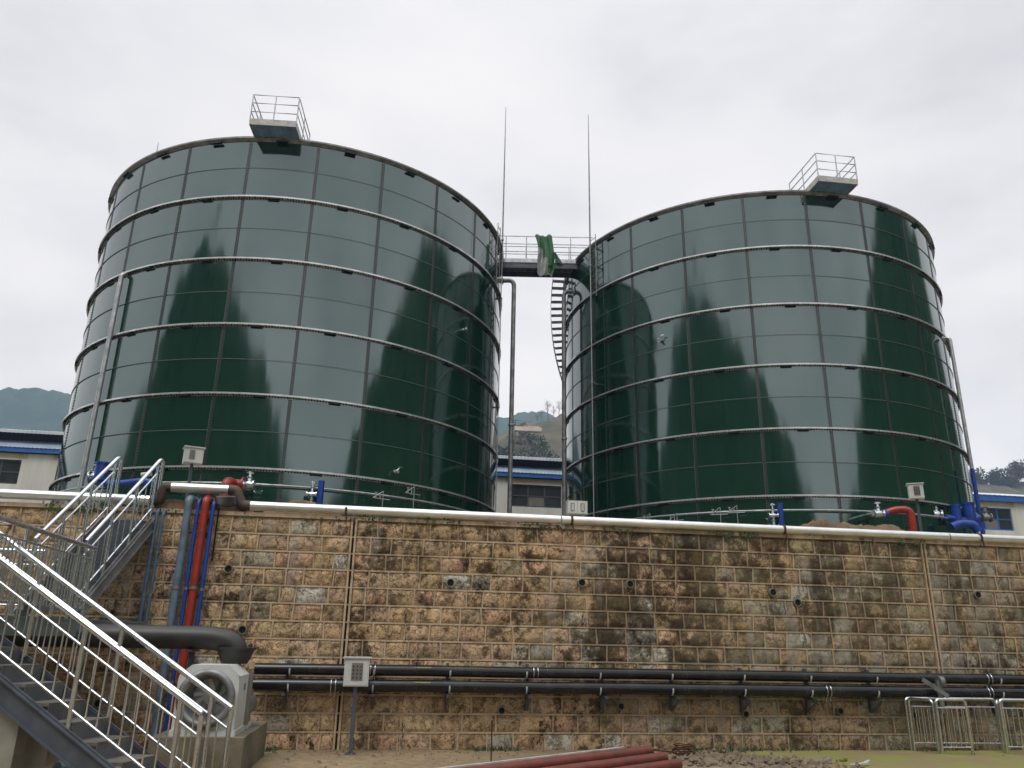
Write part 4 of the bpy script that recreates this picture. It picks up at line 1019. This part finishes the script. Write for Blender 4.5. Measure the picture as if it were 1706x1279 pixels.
# ------------------------------------------------------------------ yard objects
# bundle of red primed pipes on a black block
t0 = atz(1092, 1250, .36); t1 = atz(790, 1288, .36); dr = (t1 - t0).normalized(); t1 = t0 + dr * 5.5; sd_ = Vector((dr.y, -dr.x, 0)).normalized()
if sd_.y > 0: sd_ = -sd_
labs = ['dull red steel pipe, top rear one of the pile in the yard', 'dull red steel pipe in the middle of the yard pile, reaching furthest right', 'dull red steel pipe lowest and nearest in the yard pile']
for k, (o_, zo, e) in enumerate(((0, .0, .12), (.13, -.07, 0), (.27, -.14, -.1))):
    a = t0 + sd_ * o_ + Z * zo - dr * (.0 if k == 1 else 0) + dr * e; b2 = t1 + sd_ * o_ + Z * zo
    mb = MB(); mb.tube([a, b2], .068, 16, caps=False); mb.tube([a + dr * .001, b2], .058, 16, caps=False); mb.tube([a + dr * .25, a + dr * .26], .057, 12, mi=1)
    tag(mb.build('steel_pipe', ['redp', 'dark']), labs[k], 'pipe', 'red pipes piled in the yard')
a = t0 + Z * .076 + dr * .6; mb = MB(); mb.beam(a - sd_ * .03, t1 + Z * .076 - sd_ * .03, .035, .012)
tag(mb.build('pale_strip', 'whitedirty'), 'long pale strip lying along the top red pipe', 'strip')
for dd_ in (.35, 3.0):
    c = t0 + dr * dd_ + sd_ * .1; mb = MB(); mb.box(Vector((c.x, c.y, .06)), .25, .09, .06, sd_, dr); mb.box(Vector((c.x, c.y, .135)), .22, .07, .013, sd_, dr)
    tag(mb.build('timber_block', 'dark'), 'black block under the right end of the red pipes' if dd_ < 1 else 'black block under the middle of the red pipes', 'block')
p = atz(818, 1270, 0); mb = MB(); mb.tube([p, p + Z * .55], .011, 8, radii=[.011, .01]); mb.tube([p + Z * .53, p + Z * .555], .016, 8); tag(mb.build('rebar_stake', 'rust'), 'rusty steel rod standing upright in the soil', 'rod')
p = atz(1140, 1266, 0); mb = MB(); rr = random.Random(2)
for k in range(9):
    c = p + Vector((rr.gauss(0, .02), rr.gauss(0, .02), .03 + k * .022)); r = .14 + rr.random() * .04
    mb.tube([c + Vector((cos(x) * r, sin(x) * r, rr.gauss(0, .008))) for x in [2 * pi * j / 16 for j in range(17)]], .008, 6)
mb.tube([p + Vector((.05, -.15, 0)), p + Vector((.05, -.15, .22))], .01, 6)
mb.beam(p + Vector((-.5, .1, .12)), p + Vector((-.1, .05, .1)), .02, .02)
tag(mb.build('wire_coil', 'rust'), 'small rusty coil of wire on the soil right of the red pipes', 'wire coil')
# offcuts and debris on the rubble
rr = random.Random(5)
for k, (px, py, m_, lab) in enumerate(((1365, 1268, 'pvc', 'bent grey scrap sheet on the rubble'), (1432, 1273, 'whitedirty', 'pale scrap strip on the rubble near the barriers'), (1405, 1266, 'yellow', 'small yellow scrap on the rubble'))):
    p = atz(px, py, .08); mb = MB(); a = rr.uniform(-.5, .5); ax = Vector((cos(a), sin(a), .1)).normalized(); ay = Z.cross(ax).normalized(); az_ = ax.cross(ay)
    hx, hy, hz_ = ((.16, .06, .01), (.14, .03, .012), (.05, .03, .012), (.14, .12, .07))[k]
    mb.box(p, hx, hy, hz_, ax, ay, az_); mb.box(p + ax * hx * .9 + Z * hz_ * 1.6, hx * .3, hy * .8, hz_ * .55, (ax + Z * .3).normalized(), ay, az_)
    tag(mb.build('scrap_piece', m_), lab, 'scrap')

# steel barriers round a dark pit
def barrier(a, b2, h, label, sp=.1, legs=True):
    t = thing('steel_barrier', (a + b2) / 2, label, 'barrier', 'stainless barriers round the pit')
    mb = MB(); mb.tube(fillet([a, a + Z * h, b2 + Z * h, b2], .07, 6), .024, 12); mb.build('frame', 'stainless', t)
    for zz in (h - .13, .16): mb = MB(); mb.tube([a + Z * zz, b2 + Z * zz], .011, 8); mb.build('cross_rail', 'stainless', t)
    n = max(2, int((b2 - a).length / sp))
    for i in range(1, n):
        p = a.lerp(b2, i / n); mb = MB(); mb.tube([p + Z * .16, p + Z * (h - .13)], .009, 6, caps=False); mb.build('baluster', 'stainless', t)
    for p in (a, b2): mb = MB(); mb.box(p + Z * .006, .04, .04, .006); mb.build('foot_plate', 'galv', t)
f_bl = aty(1508, 1165, 14.25); f_bl.z = 0; f_br = aty(1657, 1166, 14.45); f_br.z = 0
f_fl = atz(1572, 1263, 0); f_fr = atz(1622, 1263, 0); hb = .86
barrier(f_bl, f_br, hb, 'stainless barrier along the wall side of the pit')
barrier(f_bl + Vector((.03, -.05, 0)), f_fl + Vector((-.03, .05, 0)), hb, 'stainless barrier on the left side of the pit, running away from the wall')
barrier(f_fl, f_fr, hb + .02, 'short stainless barrier facing the camera left of the pit gap', .08)
f2 = atz(1680, 1262, 0); barrier(f2, f2 + Vector((1.3, .15, 0)), hb + .02, 'stainless barrier facing the camera at the right edge of the yard')
barrier(f_br + Vector((.08, -.05, 0)), f2 + Vector((.0, .08, 0)), hb, 'stainless barrier on the right side of the pit', .1)
pc = (atz(1640, 1256, 0) + atz(1692, 1258, 0)) / 2; mb = MB(); mb.box(pc + Z * .008, .3, .16, .006); mb.box(pc + Z * .018, .27, .13, .003, mi=1)  # no recess here: flat black sheet, the pit's inner shade put into its colour
tag(mb.build('pit_shade_sheet', ['rubber', 'dark']), 'flat black sheet painted as the shade of a pit opening on the mossy ground between the barriers', 'pit')

# ------------------------------------------------------------------ sheds behind the tanks
def shed(s0, s1, dfront, label, upper, wins):
    t = thing('shed', S((s0 + s1) / 2, dfront, 3.58), label, 'shed', 'long pale sheds behind the tanks')
    mb = MB(); cur = s0; ws = sorted(wins)
    wz0, wz1 = ws[0][2], ws[0][3]
    for a, b2, z0, z1 in ws:
        mb.wbox(cur, a, dfront, dfront + .3, 3.5, 11.9); mb.wbox(a, b2, dfront, dfront + .3, 3.5, z0); mb.wbox(a, b2, dfront, dfront + .3, z1, 11.9); cur = b2
    mb.wbox(cur, s1, dfront, dfront + .3, 3.5, 11.9); mb.wbox(s0, s0 + .3, dfront + .3, dfront + 20, 3.5, 11.9); mb.wbox(s1 - .3, s1, dfront + .3, dfront + 20, 3.5, 11.9)
    mb.wbox(s0 + .3, s1 - .3, dfront + 19.7, dfront + 20, 3.5, 11.9)
    mb.build('wall', 'render', t)
    for a, b2, z0, z1 in ws:
        mb = MB(); fr = 'greysteel' if upper else 'bluetrim'
        mb.wbox(a, b2, dfront + .12, dfront + .2, z0, z0 + .1); mb.wbox(a, b2, dfront + .12, dfront + .2, z1 - .1, z1)
        for k in (0, .36, .68, 1):
            x = a + (b2 - a) * k; mb.wbox(max(a, x - .05), min(b2, x + .05), dfront + .118, dfront + .202, z0 + .1, z1 - .1)
        mb.wbox(a + .05, b2 - .05, dfront + .121, dfront + .199, (z0 + z1) / 2 - .04, (z0 + z1) / 2 + .04)
        w_ = mb.build('window', fr, t)
        mb = MB()
        for q, k in enumerate(((0, .36), (.36, .68), (.68, 1))):
            mb.wbox(a + (b2 - a) * k[0] + .05, a + (b2 - a) * k[1] - .05, dfront + .15, dfront + .17, z0 + .1, (z0 + z1) / 2 - .04, q % 2); mb.wbox(a + (b2 - a) * k[0] + .05, a + (b2 - a) * k[1] - .05, dfront + .15, dfront + .17, (z0 + z1) / 2 + .04, z1 - .1, 0)
        mb.build('pane', ['darkglass', 'pvc'], w_)
        mb = MB(); mb.wbox(a - .3, b2 + .3, dfront - .012, dfront - .002, z1 + .08, 11.88); mb.build('stained_lintel', 'yellowstain', t)
    if upper:
        mb = MB(); mb.wbox(s0, s1, dfront - .25, dfront - .2, 11.93, 12.22); mb.build('blue_fascia', 'bluetrim', t)
        mb = MB(); n = int((s1 - s0) / .25)
        b0 = len(mb.v)
        for i in range(n * 2 + 1):
            x = s0 + (s1 - s0) * i / (n * 2); r_ = .03 if i % 2 else 0
            mb.v.append(S(x, dfront - .3, 12.2 + r_)); mb.v.append(S(x, dfront + 1.2, 12.93 + r_))
        for i in range(n * 2): mb.face((b0 + 2 * i, b0 + 2 * i + 2, b0 + 2 * i + 3, b0 + 2 * i + 1))
        o = mb.build('awning', 'palesheet', t)
        mb = MB(); mb.wbox(s0, s1, dfront + 1.21, dfront + 1.4, 11.9, 13.45); mb.build('clerestory', 'darkblue', t)
        mb = MB(); b0 = len(mb.v)
        for i in range(n * 2 + 1):
            x = s0 + (s1 - s0) * i / (n * 2); r_ = .035 if i % 2 else 0
            for d_, z_ in ((dfront + .3, 13.22), (dfront + .3, 13.40), (dfront + 10, 15.6), (dfront + 20.5, 13.3)): mb.v.append(S(x, d_, z_ + r_))
        for i in range(n * 2):
            for j in range(3): mb.face((b0 + 4 * i + j, b0 + 4 * i + 4 + j, b0 + 4 * i + 5 + j, b0 + 4 * i + 1 + j))
        mb.build('roof', 'roofsheet', t)
    else:
        mb = MB(); mb.wbox(s0 - .2, s1, dfront - .3, dfront - .25, 11.88, 12.3); mb.build('blue_fascia', 'bluetrim', t)
        mb = MB(); b0 = len(mb.v); n = int((s1 - s0) / .4)
        for i in range(n * 2 + 1):
            x = s0 + (s1 - s0) * i / (n * 2); r_ = .03 if i % 2 else 0
            for d_, z_ in ((dfront - .35, 12.3), (dfront + 4.0, 13.35), (dfront + 10, 14.4), (dfront + 20.5, 12.2)): mb.v.append(S(x, d_, z_ + r_))
        for i in range(n * 2):
            for j in range(3): mb.face((b0 + 4 * i + j, b0 + 4 * i + 4 + j, b0 + 4 * i + 5 + j, b0 + 4 * i + 1 + j))
        mb.build('roof', 'roofsheet', t)
shed(-48, 26, 50, 'long cream shed with blue trim and dark clerestory behind the left tank', True, [(7.35 - 5.55 * k, 10.85 - 5.55 * k, 10.02, 11.5) for k in range(-2, 9)])
shed(28, 66, 50, 'low cream shed with pale roof and blue eaves behind the right tank', False, [(34.2, 37.6, 9.85, 11.45), (40.6, 44.0, 9.85, 11.45), (47, 50.4, 9.85, 11.45)])

# ------------------------------------------------------------------ distant things: trees, woodland, pole, terrace roof
def leaves(mb, c, rad, n, rr, size, squash=.8):
    for i in range(n):
        while True:
            v = Vector((rr.uniform(-1, 1), rr.uniform(-1, 1), rr.uniform(-1, 1)))
            if .25 < v.length < 1: break
        k = noise.noise(v * 1.8 + c * .3)
        if k < -.12: continue
        p = c + Vector((v.x * rad, v.y * rad, v.z * rad * squash)) * (.8 + .5 * k)
        a = Vector((rr.gauss(0, 1), rr.gauss(0, 1), rr.gauss(0, 1))).normalized(); b2 = perp(a)[0]; s2 = size * (.6 + .8 * rr.random())
        mb.quad([p - a * s2, p + b2 * s2 * .6, p + a * s2, p - b2 * s2 * .6])
def tree(base, h, rad, label, seed, group, crown=True, mats='leafgrey', n=900, lsz=.3):
    rr = random.Random(seed); t = thing('bare_tree' if not crown else 'leafy_tree', base, label, 'tree', group)
    mb = MB(); top = base + Z * h * (.8 if crown else .95) + Vector((rr.gauss(0, .2), rr.gauss(0, .2), 0)); mid = base.lerp(top, .5) + Vector((rr.gauss(0, .2), rr.gauss(0, .2), 0))
    mb.tube([base - Z * 1.5, mid, top], .1, 7, radii=[h * .022, h * .013, .03])
    for i in range(10 if crown else 22):
        k = rr.uniform(.3, .95); p = base.lerp(mid, k * 2) if k < .5 else mid.lerp(top, k * 2 - 1); a = rr.uniform(0, 2 * pi)
        L = rad * (1.15 - k * .7) * rr.uniform(.7, 1.1); q = p + Vector((cos(a) * L, sin(a) * L, L * rr.uniform(.5, 1.1))); mb.tube([p, p.lerp(q, .5) + Z * .1, q], .05, 5, radii=[h * .008, h * .005, .012])
        if not crown:
            for j in range(4): e = p.lerp(q, rr.uniform(.4, 1)); mb.tube([e, e + Vector((rr.gauss(0, .35), rr.gauss(0, .35), rr.uniform(.2, .8))) * L * .5], .02, 4, radii=[h * .004, .008])
    mb.build('trunk', 'bark', t)
    if crown:
        mb = MB()
        for i in range(9): leaves(mb, base + Vector((rr.gauss(0, rad * .4), rr.gauss(0, rad * .4), h * rr.uniform(.42, .95))), rad * rr.uniform(.4, .65), n // 9, rr, lsz)
        mb.build('crown', mats, t)
def ground_at(px, py, D): return W(px, py, D)
for i, (px, py, h, rad, lab) in enumerate(((1622, 806, 10, 8, 'rounded grey green tree on the hill beyond the right shed, nearest the right tank'), (1640, 808, 7, 7, 'small hazy tree beyond the right shed, between two larger ones'), (1660, 808, 9, 9, 'middling hazy tree beyond the right shed roof'), (1698, 808, 17, 9, 'tall hazy tree beyond the right shed at the photo edge'), (1722, 806, 15, 9, 'hazy tree just past the right edge beyond the shed'), (1680, 808, 6, 7, 'low hazy tree beside the tall one beyond the right shed'))):
    tree(W(px, py, 415) - Z * 2, h, rad, lab, 40 + i, 'trees beyond the right shed', n=1500, lsz=.8)
for i, (px, py, h) in enumerate(((913, 700, 5.5), (903, 704, 3.6), (922, 697, 3.4), (931, 693, 4.0), (938, 691, 4.4), (895, 706, 2.6))):
    tree(W(px, py, 315), h * 1.65, h * .55, ['tallest bare tree on the hill ridge in the gap', 'small bare tree left of the tallest on the ridge', 'small bare tree right of the tallest on the ridge', 'bare tree on the ridge near the spiral stair', 'bare tree on the ridge closest to the right tank', 'tiny bare tree at the left of the ridge row'][i], 60 + i, 'bare trees on the hill ridge', crown=False)
rr = random.Random(77); mb = MB()
P = [(p.dot(U), p.z) for p in [W(px, py, 320) for px, py in [(700, 800), (800, 740), (846, 718), (885, 706), (910, 698), (935, 688), (985, 665), (1060, 660), (1200, 720), (1350, 800)]]]
for i in range(520):
    s = rr.uniform(18, 72); dd_ = rr.uniform(-145, -14) ; zt = interp(P, s); k = interp([(-150, 0), (-90, .35), (-37.5, .75), (-12, .95), (0, 1)], dd_)
    if noise.noise(Vector((s * .07, dd_ * .03, 3))) < -.3 + (.3 if dd_ > -45 else 0): continue
    c = S(s, 320 + dd_, 3.4 + (zt - 3.4) * k + 3.6); leaves(mb, c - Z * 1.2, rr.uniform(2.0, 4.0), 90, rr, .55)
tag(mb.build('woodland', 'woodfar'), 'dark green scrub covering the lower hillside seen between the tanks', None, None, 'stuff')
rr = random.Random(79); mb = MB()
for i in range(900):
    a = rr.uniform(60, 260); t_ = rr.uniform(.3, .63); r = 120 + 110 * (t_ / .62); k = min(1, (t_ / .62) ** 1.15)
    p = cen + Vector((sin(R_(a)) * r, cos(R_(a)) * r, 0)); p.z = peak_h(a) * k - 2.5
    leaves(mb, p, rr.uniform(3, 6), 26, rr, 1.7, 1.0)
tag(mb.build('woodland', 'leaf'), 'forest on the peaks behind the viewer, mirrored in the tank walls', None, None, 'stuff')
a = R_(220.5); sp_ = cen + Vector((sin(a) * 230, cos(a) * 230, peak_h(220.5) - 4))
t = thing('pine_tree', sp_, 'tall thin pine with separate crown tufts on the peak behind the viewer', 'tree')
mb = MB(); mb.tube([sp_ - Z * 3, sp_ + Vector((.6, 0, 9)), sp_ + Vector((-.3, 0, 20))], .3, 7, radii=[.35, .25, .1]); mb.build('trunk', 'bark', t)
mb = MB(); rr = random.Random(3)
for o_, r_ in ((Vector((1.5, 0, 11)), 2.6), (Vector((-6.5, 2, 13)), 2.0), (Vector((-1.0, 0, 18.5)), 3.4), (Vector((3.5, -2, 19.5)), 2.6)):
    leaves(mb, sp_ + o_, r_, 260, rr, .7, .6); mb.tube([sp_ + Vector((.4, 0, o_.z - 2.5)), sp_ + o_], .1, 5, radii=[.14, .06])
mb.build('crown', 'leaf', t)
p = W(858, 722, 262); t = thing('utility_pole', p, 'small utility pole with crossarms on the hill in the gap', 'utility pole')
mb = MB(); mb.tube([p - Z * 4, p + Z * 5.2], .16, 8); mb.build('pole', 'bark', t)
for zz in (4.8, 3.9): mb = MB(); mb.beam(p + Z * zz - X * 1.9, p + Z * zz + X * 1.9, .14, .16); mb.build('crossarm', 'bark', t)
p = W(880, 715, 250); mb = MB(); nrm = Vector((0, -.62, .78)); sl_ = Vector((0, .78, .62))
mb.box(p, 4.6, 1.7, .2, U, sl_, nrm); mb.box(p + U * 1.2 + sl_ * 2.1, 2.6, .4, .25, U, sl_, nrm); mb.box(p - sl_ * 1.9 - U * .5, 3.6, .12, .3, U, sl_, nrm)
tag(mb.build('terrace_bank', 'hutroof'), 'pale terraced bank high on the hillside seen in the gap between the tanks', 'bank')

# ------------------------------------------------------------------ air
m = bpy.data.materials.new('pale_haze'); m.use_nodes = True; nt = m.node_tree
for n in list(nt.nodes):
    if n.type == 'BSDF_PRINCIPLED': nt.nodes.remove(n)
pv = nt.nodes.new('ShaderNodeVolumePrincipled'); pv.inputs['Color'].default_value = (.54, .72, 1.0, 1); pv.inputs['Density'].default_value = .00050
pv.inputs['Anisotropy'].default_value = .0
link(nt, pv.outputs[0], nt.nodes['Material Output'].inputs['Volume'])
M['haze'] = m
mb = MB(); mb.box(Vector((0, 0, 174)), 1240, 1240, 176)
tag(mb.build('haze', 'haze'), None, None, None, 'stuff')
